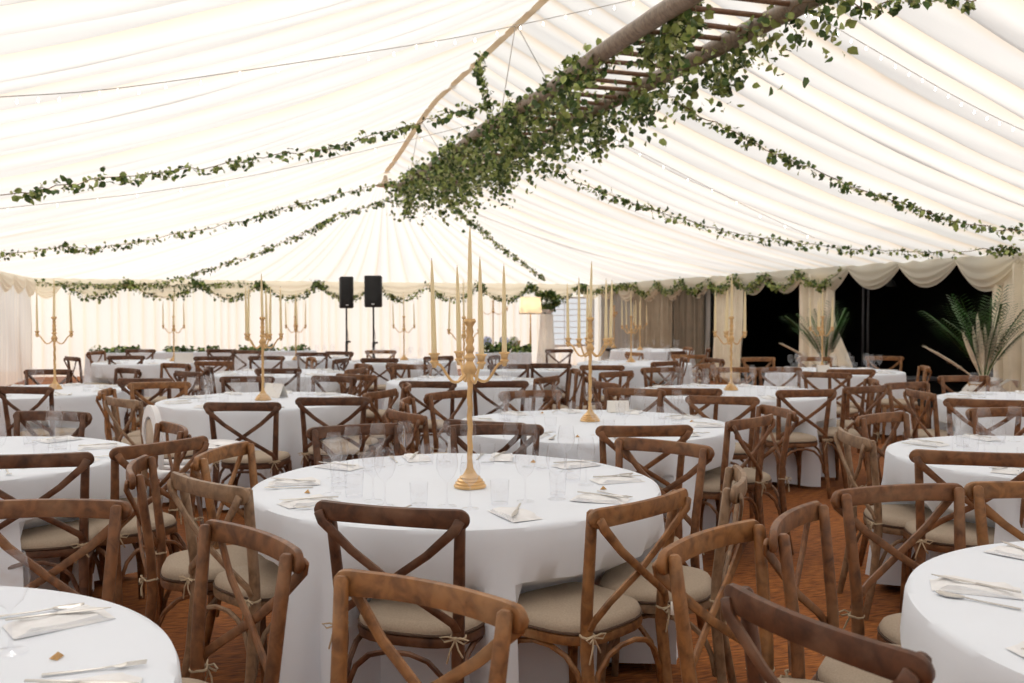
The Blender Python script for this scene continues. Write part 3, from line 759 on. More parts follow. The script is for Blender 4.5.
# ------------------------------------------------------------------ table ware
def glass_mesh(kind):
    b = MB()
    if kind == 'wine':
        pr = [(.034, 0), (.034, .002), (.008, .006), (.0035, .02), (.0032, .085), (.008, .092), (.026, .108), (.037, .135), (.039, .155), (.033, .195), (.030, .205), (.0292, .206)]
    elif kind == 'flute':
        pr = [(.03, 0), (.03, .002), (.008, .006), (.0033, .02), (.0032, .095), (.008, .102), (.018, .125), (.023, .165), (.022, .22), (.0213, .221)]
    else:
        pr = [(.004, .008), (.0285, .009), (.029, .001), (.030, 0), (.031, .003), (.036, .09), (.0355, .0905)]
    b.lathe(pr, 20, caps=False); return b.mesh(kind+'_glass', 'glass')
G = {k: glass_mesh(k) for k in ('wine', 'flute', 'tumbler')}
def cutlery(kind):
    b = MB()
    if kind == 'knife':
        b.sweep([(0, -.105, .004), (0, -.02, .004), (0, .0, .004)], [.0045, .0045, .004], .003, 6); b.sweep([(0, .0, .004), (0, .03, .004), (.001, .09, .004), (.003, .115, .004)], [.005, .009, .009, .002], .0012, 6)
    elif kind == 'fork':
        b.sweep([(0, -.095, .004), (0, .0, .004), (0, .035, .006)], [.006, .003, .004], .0022, 6)
        b.sweep([(0, .035, .006), (0, .05, .006), (0, .06, .008)], [.004, .011, .0115], .0015, 6)
        for q in (-1, -.33, .33, 1): b.sweep([(q*.0095, .058, .008), (q*.0095, .098, .009)], .0018, .0012, 5)
    else:
        b.sweep([(0, -.095, .004), (0, .0, .004), (0, .035, .006)], [.006, .003, .004], .0022, 6)
        b.sweep([(0, .033, .006), (0, .045, .006), (0, .068, .005), (0, .09, .006), (0, .1, .007)], [.004, .014, .020, .015, .003], .0035, 8)
    return b.mesh(kind, 'steel')
CUT = {k: cutlery(k) for k in ('knife', 'fork', 'spoon')}
def napkin_mesh(seed):
    rd = random.Random(seed); b = MB()
    for i in range(2):
        hx, hy = .056-.006*i, .108-.012*i; rows = []; p_ = rd.uniform(0, 6)
        for j in range(9):
            y = -hy+2*hy*j/8; e_ = 0 if j in (0, 8) else 1; zt_ = lambda x: .007*(i+1)+.0035*math.sin(x*3+j*.8+p_)*e_
            rows.append([(-hx, y, .0)]+[(x*hx+.004*math.sin(j+p_), y, zt_(x) if e_ else .001) for x in (-.98, -.6, -.2, .2, .6, .98)]+[(hx, y, .0)])
        b.grid(rows)
    m = b.mesh('napkin', 'napkin'); return m
NAP = [napkin_mesh(i) for i in range(4)]
def crumb_mesh():
    b = MB(); b.add([(-.014, -.01, 0), (.016, -.008, 0), (.004, .014, 0), (0, 0, .014)], [(0, 2, 1), (0, 1, 3), (1, 2, 3), (2, 0, 3)]); return b.mesh('crumb', 'crumb', False)
CRM = crumb_mesh()
def put(name, me, x, y, z, rz, label, cat, group, sc=1, mod=None):
    o = link(name, me, loc=(x, y, z)); o.rotation_euler = (0, 0, rz); o.scale = (sc, sc, sc); tag(o, label, cat, group)
    return o
ZT = .7645
def lay_table(key, n, a0, gl=3, seed=0, vis=None):
    cx, cy, rad, lab = TB[key]; rd = random.Random(seed+40); occ = []
    where = lab[4:]
    def free(x, y, r):
        for (px, py, pr) in occ:
            if (px-x)**2+(py-y)**2 < (pr+r)**2: return False
        occ.append((x, y, r)); return True
    occ.append((cx, cy, .13))
    for (lx, ly, lr) in EXTRA.get(key, []): occ.append((lx, ly, lr))
    def spot(r, a, rr, tries=14):
        for k in range(tries):
            aa = a+rd.uniform(-.05, .05)*k; q = r-rd.uniform(0, .03)*k
            x, y = cx+q*math.cos(aa), cy+q*math.sin(aa)
            if free(x, y, rr): return x, y
        return None
    for i in range(n):
        a = a0+2*math.pi*i/n
        if vis and not vis(a): continue
        rz = a+math.pi/2
        nx, ny = cx+(rad-.16)*math.cos(a), cy+(rad-.16)*math.sin(a)
        occ.append((nx+.05*math.cos(a), ny+.05*math.sin(a), .075)); occ.append((nx-.05*math.cos(a), ny-.05*math.sin(a), .075))
        put('napkin', NAP[i % 4], nx, ny, ZT, rz+rd.uniform(-.35, .35), 'folded white napkin laid at a place on '+lab, 'napkin', 'napkins on the '+where)
        tx, ty = -math.sin(a), math.cos(a)
        kx = rd.uniform(-.01, .02); o = put('knife' , CUT['knife'], nx+tx*.012, ny+ty*.012, ZT+.015, rz+rd.uniform(-.5, .2)+math.pi, 'steel knife lying on a napkin on '+lab, 'knife', 'knives on the '+where)
        if rd.random() < .75:
            x, y = nx+tx*.115, ny+ty*.115; put('fork' if rd.random() < .6 else 'spoon', CUT['fork' if i % 3 else 'spoon'], x, y, ZT-.001, rz+rd.uniform(-.4, .4)+math.pi, 'steel fork or spoon beside a napkin on '+lab, 'cutlery', 'forks and spoons on the '+where)
            occ.append((x+.04*math.cos(a), y+.04*math.sin(a), .03)); occ.append((x-.04*math.cos(a), y-.04*math.sin(a), .03))
        kinds = ['wine', 'tumbler', 'wine', 'flute'][:gl] if rd.random() < .75 else ['wine', 'tumbler']
        for j, kd in enumerate(kinds):
            s_ = spot(rad-.30-.05*(j % 2)-.05*(j//2), a+(-.10+.115*j)/(rad-.3)*1.0+rd.uniform(-.03, .03), .042)
            if s_:
                nmk = {'wine': 'wine_glass', 'tumbler': 'tumbler', 'flute': 'champagne_flute'}[kd]
                put(nmk, G[kd], s_[0], s_[1], ZT, rd.uniform(0, 6), {'wine': 'clear stemmed wine glass on ', 'tumbler': 'clear straight water tumbler on ', 'flute': 'clear narrow champagne flute on '}[kd]+lab, 'glass',
                    {'wine': 'wine glasses on the ', 'tumbler': 'tumblers on the ', 'flute': 'flutes on the '}[kd]+where, rd.uniform(.95, 1.08))
        if Vector((cx, cy)).length < 7 and rd.random() < .4:
            s_ = spot(rad-.22, a+.33, .02, 6)
            if s_: put('bread_piece', CRM, s_[0], s_[1], ZT, rd.uniform(0, 6), 'small brown scrap of bread on '+lab, 'bread', 'bread scraps on the '+where)
# ------------------------------------------------------------------ candelabra
def candelabrum(x, y, lab, arms=4, span=.152, rz=0, H=.70, z=ZT, ch=.40, wide=0, small=False):
    t = thing('candelabrum', 'tall gold candelabrum '+lab, 'candelabrum', (x, y, z), rz, 'gold candelabra on the tables')
    k = 1.0
    b = MB(); pr = [(.066, 0), (.068, .008), (.060, .014), (.062, .02), (.052, .026), (.054, .032), (.043, .038), (.044, .044), (.032, .05), (.024, .062), (.014, .08), (.012, .10)]
    b.lathe(pr, 24); link('foot', b.mesh('foot', 'gold'), t)
    b = MB(); rows = []; n = 60       # rope-twisted stem
    zt = H-.23
    for i in range(n+1):
        zz = .09+(zt-.09)*i/n
        rows.append([((.0105+.0022*math.cos(3*(2*math.pi*q/12)+zz*75))*math.cos(2*math.pi*q/12), (.0105+.0022*math.cos(3*(2*math.pi*q/12)+zz*75))*math.sin(2*math.pi*q/12), zz) for q in range(12)])
    b.grid(rows, True); link('stem', b.mesh('stem', 'gold'), t)
    b = MB(); b.lathe([(q_, zt+z_*1.353) for q_, z_ in [(.012, -.01), (.022, .0), (.030, .015), (.020, .03), (.013, .04), (.024, .052), (.013, .064), (.020, .078), (.012, .09), (.019, .104), (.012, .118), (.016, .13), (.012, .145), (.026, .162), (.022, .17), (.012, .168), (.004, .15)]], 16)
    link('top_cup', b.mesh('top_cup', 'gold'), t)
    cups = [(0, 0, H)]
    for i in range(arms):
        a = 2*math.pi*i/arms+.35; c, s_ = math.cos(a), math.sin(a)
        b = MB(); pts = []
        for q in range(13):
            t_ = q/12; r = span*t_; zz = zt+.02-.052*math.sin(min(1, t_*1.25)*math.pi)**1+ (0 if t_ < .5 else .05*(t_-.5)*2*.6)
            pts.append((r*c, r*s_, zz))
        b.sweep(pts, .006, seg=7); cz = pts[-1][2]
        b.lathe([(.008, -.02), (.012, -.005), (.02, .004), (.013, .012), (.017, .03), (.024, .036), (.022, .04), (.010, .038)], 12, (pts[-1][0], pts[-1][1], cz))
        link('arm', b.mesh('arm', 'gold'), t); cups.append((span*c, span*s_, cz+.037))
    for i, (a, c, zz) in enumerate([] if 'without' in lab else cups):
        ca, sa = math.cos(rz), math.sin(rz); wx, wy = x+a*ca-c*sa, y+a*sa+c*ca
        o = thing('taper_candle', 'cream taper candle of the gold candelabrum '+lab.replace('standing ', ''), 'candle', (wx, wy, z+zz-.012), 0, 'candles of the candelabrum, '+lab)
        hgt = ch*rnd.uniform(.93, 1.05)
        b = MB(); b.lathe([(.0085, 0), (.0115, .014), (.011, .05), (.0098, hgt*.5), (.0065, hgt*.85), (.0025, hgt)], 10); link('wax', b.mesh('wax', 'candle'), o)
        b = MB(); b.lathe([(.0008, hgt-.004), (.0008, hgt+.010)], 5); link('wick', b.mesh('wick', 'wick'), o)
        o.rotation_euler = (rnd.uniform(-.025, .025), rnd.uniform(-.025, .025), 0)
EXTRA = {}
CAN = {  # table: pixel of the foot, arms, span
 'front': (470, 487, 4), 'second': (590, 421, 5), 'leftmid': (263, 400, 5), 'leftfar': (55, 389, 2), 'right': (731, 390, 5), 'palm': (822, 369, 5),
 'lback': (174, 361, 4), 'spk': (296, 360, 4), 'spk2': (404, 360, 2), 'mid': (464, 380, 2), 'win': (631, 362, 4), 'farwin': (640, 350, 3)}
for k, (u, v, ar) in CAN.items():
    p = at(u, v, ZT); EXTRA[k] = [(p.x, p.y, .09)]
    candelabrum(p.x, p.y, 'standing on '+TB[k][3], ar, rz=-TH if ar != 2 else -TH-.35, span=.152 if ar != 2 else .165)
# folded white card, menu tents
def tent(u, v, wd_, ht, rz, lab):
    p = at(u, v, ZT); b = MB(); d = ht*.45; th = .0015
    for s_ in (-1, 1):
        b.add([(-wd_/2, s_*d, 0), (wd_/2, s_*d, 0), (wd_/2, 0, ht), (-wd_/2, 0, ht), (-wd_/2, s_*d-s_*th*2, 0), (wd_/2, s_*d-s_*th*2, 0), (wd_/2, 0, ht-th*3), (-wd_/2, 0, ht-th*3)],
              [(0, 1, 2, 3), (7, 6, 5, 4), (0, 4, 5, 1), (1, 5, 6, 2), (3, 7, 4, 0)])
    o = link('menu_card', b.mesh('menu_card', 'paper', False), loc=(p.x, p.y, ZT)); o.rotation_euler = (0, 0, rz); tag(o, lab, 'card'); return p
for k, a in (('leftmid', (275, 397, .22, .12, -.9, 'large open white card leaning tent-like beside the candelabrum on the left middle table')),
             ('second', (618, 412, .16, .085, -.3, 'white folded card beside the candelabrum on the table behind the foreground table')),
             ('palm', (823, 374, .15, .11, -.3, 'white folded card in front of the candelabrum before the black opening')),
             ('lback', (184, 363, .26, .15, .2, 'white folded card on the far left table'))):
    p = tent(*a); EXTRA.setdefault(k, []).append((p.x, p.y, .12))
front_of = lambda a: True
lay_table('front', 10, .35, 3, 1); lay_table('second', 10, .1, 3, 2); lay_table('leftmid', 9, .5, 3, 3); lay_table('leftedge', 9, .2, 3, 4)
lay_table('corner', 9, .55, 2, 5); lay_table('rcorner', 9, .3, 2, 6); lay_table('rightedge', 9, .7, 3, 7); lay_table('leftfar', 8, .4, 2, 8)
lay_table('right', 10, .2, 4, 9); lay_table('palm', 8, .3, 3, 10); lay_table('mid', 9, .6, 3, 11); lay_table('midfar', 8, .1, 2, 12); lay_table('rfar', 8, .2, 2, 13)
lay_table('lback', 7, .3, 2, 14); lay_table('lmidback', 8, .5, 2, 15); lay_table('spk', 7, .2, 2, 16); lay_table('spk2', 7, .4, 3, 17); lay_table('win', 8, .1, 2, 18); lay_table('farwin', 7, .3, 2, 19)

# ------------------------------------------------------------------ greenery
def leaf(b, p, d, up, L, W, mi):
    """one folded, rounded leaf"""
    d = d.normalized(); s_ = d.cross(up)
    if s_.length < 1e-3: s_ = d.cross(Vector((1, 0, 0)))
    s_.normalize(); n = s_.cross(d)
    q = [p, p+d*L*.25+s_*W*.42+n*W*.1, p+d*L*.6+s_*W*.48+n*W*.12, p+d*L-n*L*.12, p+d*L*.6-s_*W*.48+n*W*.12, p+d*L*.25-s_*W*.42+n*W*.1, p+d*L*.45]
    b.add(q, [(0, 1, 6), (1, 2, 6), (2, 3, 6), (3, 4, 6), (4, 5, 6), (5, 0, 6)], mi)
def rvec(rd): 
    while True:
        v = Vector((rd.uniform(-1, 1), rd.uniform(-1, 1), rd.uniform(-1, 1)))
        if .1 < v.length < 1: return v
def path_pts(pts, step):
    out = []
    for a, c in zip(pts[:-1], pts[1:]):
        n = max(1, int((c-a).length/step))
        for i in range(n): out.append(a.lerp(c, i/n))
    return out+[pts[-1]]
def smooth_path(P, n=6):
    P = [Vector(p) for p in P]; out = []
    for i in range(len(P)-1):
        p0, p1, p2, p3 = P[max(i-1, 0)], P[i], P[i+1], P[min(i+2, len(P)-1)]
        for k in range(n):
            t = k/n; out.append(.5*((2*p1)+(p2-p0)*t+(2*p0-5*p1+4*p2-p3)*t*t+(3*p1-p0-3*p2+p3)*t**3))
    return out+[P[-1]]
def greenery(pts, per_m, rad, L, seed, mix=(.45, .38, .17), hang=.3, wob=.03):
    rd = random.Random(seed); b = MB(); stem = MB()
    pp = path_pts(pts, .12); pp = [p+rvec(rd)*wob for p in pp]
    stem.sweep(pp, .005, seg=5)
    tot = sum((c-a).length for a, c in zip(pp[:-1], pp[1:])); N = int(tot*per_m)
    dens = [.2+1.6*max(0, noise.noise((i*.45, seed, 0))+.35) for i in range(len(pp))]; ds = sum(dens[:-1]) or 1
    for i in range(len(pp)-1):
        m = N*dens[i]/ds; m = int(m)+(1 if rd.random() < m-int(m) else 0)
        for _ in range(m):
            r_ = rad(i/len(pp)) if callable(rad) else rad
            p = pp[i].lerp(pp[i+1], rd.random())+rvec(rd)*r_; p.z -= abs(rd.gauss(0, hang))*r_
            d = rvec(rd); d.z -= .35; x = rd.random()
            if x < mix[2]:
                for _ in range(4):
                    leaf(b, p+rvec(rd)*.02, rvec(rd), rvec(rd), L*.35, L*.3, 2)
            else:
                l = L*rd.uniform(.6, 1.15); leaf(b, p, d, rvec(rd), l, l*rd.uniform(.65, .95), 0 if x < mix[2]+mix[0] else 1)
    return b, stem
def garland(label, pts, per_m=60, rad=.07, L=.075, seed=1, **k):
    b, s_ = greenery(pts, per_m, rad, L, seed, **k)
    t = thing('leaf_garland', label, 'garland', pts[0]); inv = Vector(pts[0])
    for m in (b, s_): m.v = [(x-inv.x, y-inv.y, z-inv.z) for x, y, z in m.v]
    link('leaves', b.mesh('leaves', ['leaf0', 'leaf1', 'leaf2'], False), t); link('vine', s_.mesh('vine', 'stem'), t); return t
LX0, LX1, LZ = 3.27, 4.10, CAMZ+2.25
def ceil_z(x, y):
    xe = XR if x > XM else XL; t = min(1, abs(x-XM)/abs(xe-XM))
    if y < YA:
        rz = ridge_z(y); return rz+(EZ-rz)*t-.42*4*t*(1-t)*.75*(1-.25*t)-.15
    t = min(1, max(t, (y-YA)/(YB-YA))); return ZA+(EZ-ZA)*t-.22*4*t*(1-t)-.1
def under(u, v, y):
    p = aty(u, v, y)
    for _ in range(80):
        if p.z < ceil_z(p.x, p.y)-.07: break
        y -= .1; p = aty(u, v, y)
    return p
def cross(y, px): return [under(u, v, y) for u, v in px]
garland('leafy garland crossing the upper left ceiling, the highest of three on that side', smooth_path([(-3.7, 11, 2.55)]+cross(11, [(0, 195), (65, 184), (135, 176), (200, 168), (265, 157), (330, 148), (395, 130), (440, 116), (478, 106)])), 62, .065, .085, 11)
garland('leafy strand climbing from the ladder up to the roof ridge', smooth_path(cross(11.2, [(489, 108), (487, 90), (480, 72), (481, 56)])), 90, .07, .08, 12)
garland('middle one of the three leafy garlands on the left side of the ceiling', smooth_path([(XL+.1, 16, 2.42)]+cross(16, [(0, 254), (60, 248), (110, 246), (158, 238), (237, 222), (290, 207), (330, 196), (392, 182)])), 66, .06, .08, 13)
g3 = [(3.4, 16.2, aty(372, 197, 16.2).z)]
for t_, (u, v) in zip((.12, .3, .5, .7, .88, 1), ((345, 212), (316, 227), (264, 250), (200, 272), (150, 284), (85, 285))): g3.append(under(u, v, 16.2+t_*7.9))
garland('lowest leafy garland on the left, running from the ladder end to the back left valance', smooth_path(g3), 60, .06, .08, 14)
g4 = [under(446, 197, 16.3)]
for t_, (u, v) in zip((.25, .5, .75, 1), ((463, 216), (484, 232), (512, 255), (545, 279))): g4.append(under(u, v, 16.3+t_*7.8))
garland('leafy garland dropping from the ladder end to the back wall right of the loudspeakers', smooth_path(g4), 60, .06, .08, 15)
garland('lower leafy garland sweeping across the right ceiling to the big opening', smooth_path(cross(10.9, [(540, 164), (588, 186), (637, 204), (685, 220), (733, 233), (791, 242), (854, 249), (920, 251), (994, 249), (1015, 247)])), 64, .06, .075, 16)
garland('upper leafy garland sweeping down the right ceiling to the right edge', smooth_path(cross(7.6, [(662, 92), (709, 120), (757, 145), (810, 168), (868, 192), (917, 209), (960, 221), (1023, 233), (1120, 243)])), 66, .055, .072, 17)
garland('short leafy garland at the top edge of the picture right of the ladder', smooth_path([(4.05, 5.4, LZ)]+cross(5.4, [(868, 8), (905, -3), (930, -8), (975, 2)])), 80, .06, .075, 18)
# valance garlands
def val_path(js, f, dip, z0): 
    out = []
    for a, c in zip(js[:-1], js[1:]):
        for i in range(8):
            t_ = i/8; out.append(f(a+(c-a)*t_, z0-dip*4*t_*(1-t_)))
    out.append(f(js[-1], z0)); return out
for i, (a, c, nm) in enumerate(((0, 3, 'left of the'), (3, 5, 'behind the'), (5, 8, 'right of the'))):
    js = bx[a:c+1] if i else [-3.3]+bx[a:c+1]
    pts = val_path(js, lambda x, z: Vector((x, YB-.27, z)), .36, EZ-.08)
    garland('ivy garland looped along the back wall valance %s loudspeakers' % nm, pts, 110, .085, .085, 30+i, mix=(.6, .33, .07))
    for k, x in enumerate(js[1:-1] if i == 1 else js[1:]):
        garland('dark ivy bunch pinned at the top of a swag %s loudspeakers' % nm, [Vector((x-.14, YB-.3, EZ-.12)), Vector((x, YB-.32, EZ-.04)), Vector((x+.14, YB-.3, EZ-.16))], 260, .10, .09, 60+i*9+k, mix=(.75, .25, 0))['group'] = 'ivy bunches on the back valance, part %d' % i
garland('nearly straight ivy garland along the top of the back left valance', [Vector((XL+.1, YB-.22, EZ-.12)), Vector((-2.6, YB-.22, EZ-.15)), Vector((-1.2, YB-.25, EZ-.16)), Vector((1.1, YB-.22, EZ-.08))], 70, .07, .085, 44)
js = [y for y in ry if 13 < y < 22]
garland('leafy garland looped along the right wall valance above the black openings', list(reversed(val_path(js, lambda y, z: Vector((XR-.26, y, z)), .26, EZ-.06))), 120, .085, .08, 50)
garland('leafy garland from the window to the taupe drapes on the valance', [Vector((9.9, YB-.25, EZ-.1)), Vector((10.4, YB-.3, EZ-.25)), Vector((10.6, 23.3, EZ-.12)), Vector((10.58, 21.8, EZ-.1))], 100, .08, .085, 51)

# ------------------------------------------------------------------ hanging log ladder
t = thing('log_ladder', 'long rustic log ladder hung level under the roof ridge and wound with leaves', 'ladder', (0, 0, 0))
YL0, YL1 = 4.6, 16.2
for x, nm in ((LX0, 0), (LX1, 1)):
    b = MB(); n = 40; rd = random.Random(nm); pts = []; rr = []
    for i in range(n+1):
        y = YL0+(YL1-YL0)*i/n; pts.append((x+.02*math.sin(i*.5+nm), y, LZ+.015*math.sin(i*.37+nm*2))); rr.append(.078-.012*i/n+rd.uniform(-.004, .004))
    b.sweep(pts, rr, rr, 14, up=(0, 0, 1)); link('side_rail', b.mesh('side_rail', 'log'), t)
n = int((YL1-YL0-.4)/.3)
for i in range(n):
    y = YL0+.25+i*.3; b = MB(); b.sweep([(LX0-.05, y, LZ), (LX1+.05, y, LZ+.01*math.sin(i*2.2))], .021, seg=8, up=(0, 0, 1)); link('rung', b.mesh('rung', 'rung'), t)
for y in (5.2, 10.2, 15.2):
    for x in (LX0, LX1):
        b = MB(); b.sweep([(x, y, LZ+.07), (XM, y, ridge_z(y)-.05)], .006, seg=5); link('hanging_cord', b.mesh('hanging_cord', 'wire'), t)
def ladder_green(label, x, y0_, y1_, per, rad, seed, dz=0):
    pts = [Vector((x+.05*math.sin(y*3), y, LZ+dz)) for y in [y0_+(y1_-y0_)*i/30 for i in range(31)]]
    garland(label, pts, per, rad, .085, seed, hang=.9, wob=.05)
ladder_green('thick leafy vine wound round the left rail of the hanging ladder', LX0, 7.2, 16.2, 240, lambda q: .12+.11*q, 70, .03)
ladder_green('thick leafy vine wound round the right rail of the hanging ladder', LX1-.02, 5.2, 16.2, 140, lambda q: .17+.07*q, 71, -.05)
ladder_green('leafy vine trailing along the rungs in the middle of the hanging ladder', (LX0+LX1)/2, 8.6, 16.4, 150, .24, 72, .0)
ladder_green('leafy sprig lying over the near top of the left ladder rail', LX0+.18, 6.0, 7.0, 230, .13, 75, 0)
for i, (x, y, dp, lab) in enumerate(((LX1+.02, 9.4, .42, 'leafy strand hanging lowest from the middle of the ladder'), (LX1+.08, 6.9, .34, 'leafy clump hanging from the right rail near the top of the picture'), (LX1-.1, 12.5, .45, 'short leafy strand hanging from the ladder toward its far end'),
                                (LX0+.3, 10.6, .40, 'leafy strand hanging from the left half of the ladder'), (LX1, 8.3, .30, 'leafy strand hanging under the right rail beside the garland'), (LX0+.1, 15.8, .5, 'leafy tail hanging off the far end of the ladder'))):
    garland(lab, [Vector((x, y, LZ-.02)), Vector((x+.04, y+.05, LZ-dp*.5)), Vector((x, y, LZ-dp))], 300, .12, .08, 80+i)

# ------------------------------------------------------------------ fairy lights
BULB = None
def fairy(label, pts, n, seed):
    global BULB
    t = thing('fairy_light_string', label, 'string lights', pts[0]); o = Vector(pts[0]); rd = random.Random(seed)
    b = MB(); pp = smooth_path(pts, 8); b.sweep([p-o for p in pp], .0035, seg=5); link('cable', b.mesh('cable', 'wire'), t)
    if BULB is None:
        b = MB(); b.lathe([(.003, 0), (.004, -.008), (.007, -.017), (.005, -.026), (.001, -.029)], 8); BULB = b.mesh('bulb', 'bulb')
    L = len(pp)-1
    for i in range(n):
        q = (i+.5)/n*L; k = int(q); p = pp[k].lerp(pp[min(k+1, L)], q-k)-o; link('bulb', BULB, t, p-Vector((0, 0, .005+rd.uniform(0, .03))))
fairy('fairy light string across the upper left ceiling', cross(7, [(-90, 104), (0, 97), (80, 92), (158, 83), (295, 63), (400, 47), (475, 34), (560, 16), (640, -2)]), 30, 1)
fairy('fairy light string down the upper right ceiling', cross(7, [(800, 5), (830, 24), (897, 63), (960, 99), (1023, 130), (1100, 160)]), 24, 2)
fairy('faint fairy light string across the middle of the right ceiling', cross(10.2, [(588, 126), (640, 152), (700, 183), (760, 213), (815, 238)]), 10, 3)
fairy('faint fairy light string below the top left garland', cross(10.6, [(-60, 215), (53, 203), (150, 192), (260, 174), (380, 147), (475, 124)]), 12, 4)

# ------------------------------------------------------------------ loudspeakers
def speaker(u, vt, fwd, wpx, lab, tilt, bot):
    k = F/fwd; p = pl((u-CX)/k, fwd); zt = CAMZ+(315-vt)/k; hgt = 31.5/k
    t = thing('speaker_stand', 'black tripod stand carrying the '+lab, 'stand', (p.x, p.y, 0), -TH)
    zb = zt-hgt
    b = MB(); b.sweep([(0, 0, .12), (0, 0, zb)], .017, seg=10); link('pole', b.mesh('pole', 'black'), t)
    b = MB(); b.sweep([(0, 0, .55), (0, 0, .98)], .025, seg=10); link('outer_tube', b.mesh('outer_tube', 'black'), t)
    b = MB(); b.box((.045, 0, .98), (.03, .015, .018)); link('knob', b.mesh('knob', 'black'), t)
    for i in range(3):
        a = 2*math.pi*i/3+.5; b = MB(); c, s_ = math.cos(a), math.sin(a)
        b.sweep([(.02*c, .02*s_, .72), (.45*c, .45*s_, .012)], .012, seg=6); b.sweep([(.02*c, .02*s_, .30), (.27*c, .27*s_, .30)], .008, seg=6); link('leg', b.mesh('leg', 'black'), t)
    b = MB(); b.sweep([(.015+.02*math.sin(i*.9), -.02, .1+(zb-.1)*i/14) for i in range(15)], .005, seg=5); link('cable', b.mesh('cable', 'black'), t)
    t = thing('loudspeaker', lab, 'loudspeaker', (p.x, p.y, zb+.003), -TH+tilt)
    w_ = wpx/k/2
    b = MB(); b.box((0, 0, hgt/2), (w_, .17, hgt/2), bev=.018); link('cabinet', b.mesh('cabinet', 'black'), t)
    b = MB(); b.box((0, -.171, hgt*.5), (w_-.02, .008, hgt/2-.025), bev=.004); link('grille', b.mesh('grille', 'grille'), t)
    b = MB(); b.lathe([(w_*.55, 0), (w_*.62, .008), (w_*.5, .012), (w_*.2, .004)], 18)
    b.v = [(x, -.178-z, hgt*.35+y) for x, y, z in b.v]; link('woofer', b.mesh('woofer', 'black'), t)
    b = MB(); b.box((0, -.181, hgt*.1), (.022, .003, .010)); link('badge', b.mesh('badge', 'white'), t)
speaker(346.5, 277, 17.2, 13, 'left and narrower of the two black loudspeakers at the back', .25, 0)
speaker(373.5, 276, 16.6, 17, 'right and wider of the two black loudspeakers at the back', .1, 0)

# ------------------------------------------------------------------ floor lamp, flower stand, flowers
fwd = 18.6; k = F/fwd; p = pl((530.5-CX)/k, fwd)
t = thing('floor_lamp', 'standard lamp with a wide pale shade on a gold pole left of the window', 'lamp', (p.x, p.y, 0))
z1 = CAMZ+(315-297)/k; z0 = CAMZ+(315-314)/k
b = MB(); b.lathe([(.235, z0), (.20, z1), (.196, z1), (.231, z0+.002)], 28, caps=False); link('lamp_shade', b.mesh('lamp_shade', 'shade'), t)
ld = bpy.data.lights.new('lamp_light', 'POINT'); lo = bpy.data.objects.new('lamp_light', ld); COL.objects.link(lo); lo.location = (p.x, p.y, (z0+z1)/2); ld.energy = 9; ld.color = (1, .86, .66); ld.shadow_soft_size = .05
b = MB(); b.lathe([(.2365, z0-.004), (.2365, z0+.02)], 28, caps=False); link('shade_trim', b.mesh('shade_trim', 'tape'), t)
b = MB(); b.lathe([(.03, .03), (.022, .1), (.03, .5), (.018, .7), (.024, 1.0), (.014, 1.25), (.014, z1-.05)], 12); b.sweep([(-.2, 0, z1-.03), (.2, 0, z1-.03)], .004, seg=5); link('pole', b.mesh('pole', 'gold'), t)
b = MB(); b.lathe([(.16, 0), (.165, .02), (.12, .035), (.03, .045)], 20); link('base', b.mesh('base', 'gold'), t)
fwd = 19.4; k = F/fwd; p = pl((547-CX)/k, fwd)
t = thing('flower_stand', 'white fabric-wrapped stand draped below the leafy ball left of the window', 'stand', (p.x, p.y, 0))
b = MB(); rows = []
for j in range(12):
    z = 1.5*j/11; r = .13+.12*(1-z/1.5)**1.5; rows.append([(r*(1+.14*math.sin(q*5*2*math.pi/30+j*.05))*math.cos(2*math.pi*q/30), r*(1+.14*math.sin(q*5*2*math.pi/30))*math.sin(2*math.pi*q/30), z) for q in range(30)])
b.grid(rows, True); b.f.append(tuple(range(330, 360))); b.mi.append(0); link('drape', b.mesh('drape', 'paper'), t)
b = MB(); b.lathe([(.09, 1.5), (.15, 1.56), (.15, 1.6), (.10, 1.6)], 18); link('urn', b.mesh('urn', 'white'), t)
def bush(name, label, cat, c, r, n, L, seed, mats=('leaf0', 'leaf1', 'leaf2'), mix=(.8, .2, 0), sz=.8):
    rd = random.Random(seed); b = MB(); c = Vector(c)
    for _ in range(n):
        v = rvec(rd).normalized(); q = v*r*rd.uniform(.5, 1); q.z *= sz
        x = rd.random(); leaf(b, q, v+rvec(rd)*.5, rvec(rd), L*rd.uniform(.7, 1.2), L*.7, 0 if x < mix[0] else 1)
    t = thing(name, label, cat, c); link('leaves', b.mesh('leaves', list(mats), False), t)
    s_ = MB(); s_.sweep([(0, 0, -r*sz), (.01, 0, -r*.3), (0, .01, r*.4)], .012, seg=6); link('stem', s_.mesh('stem', 'stem'), t); return t
bush('potted_shrub', 'ball of dark green leaves on the draped white stand beside the window', 'plant', (p.x, p.y, 1.77), .24, 330, .10, 5)
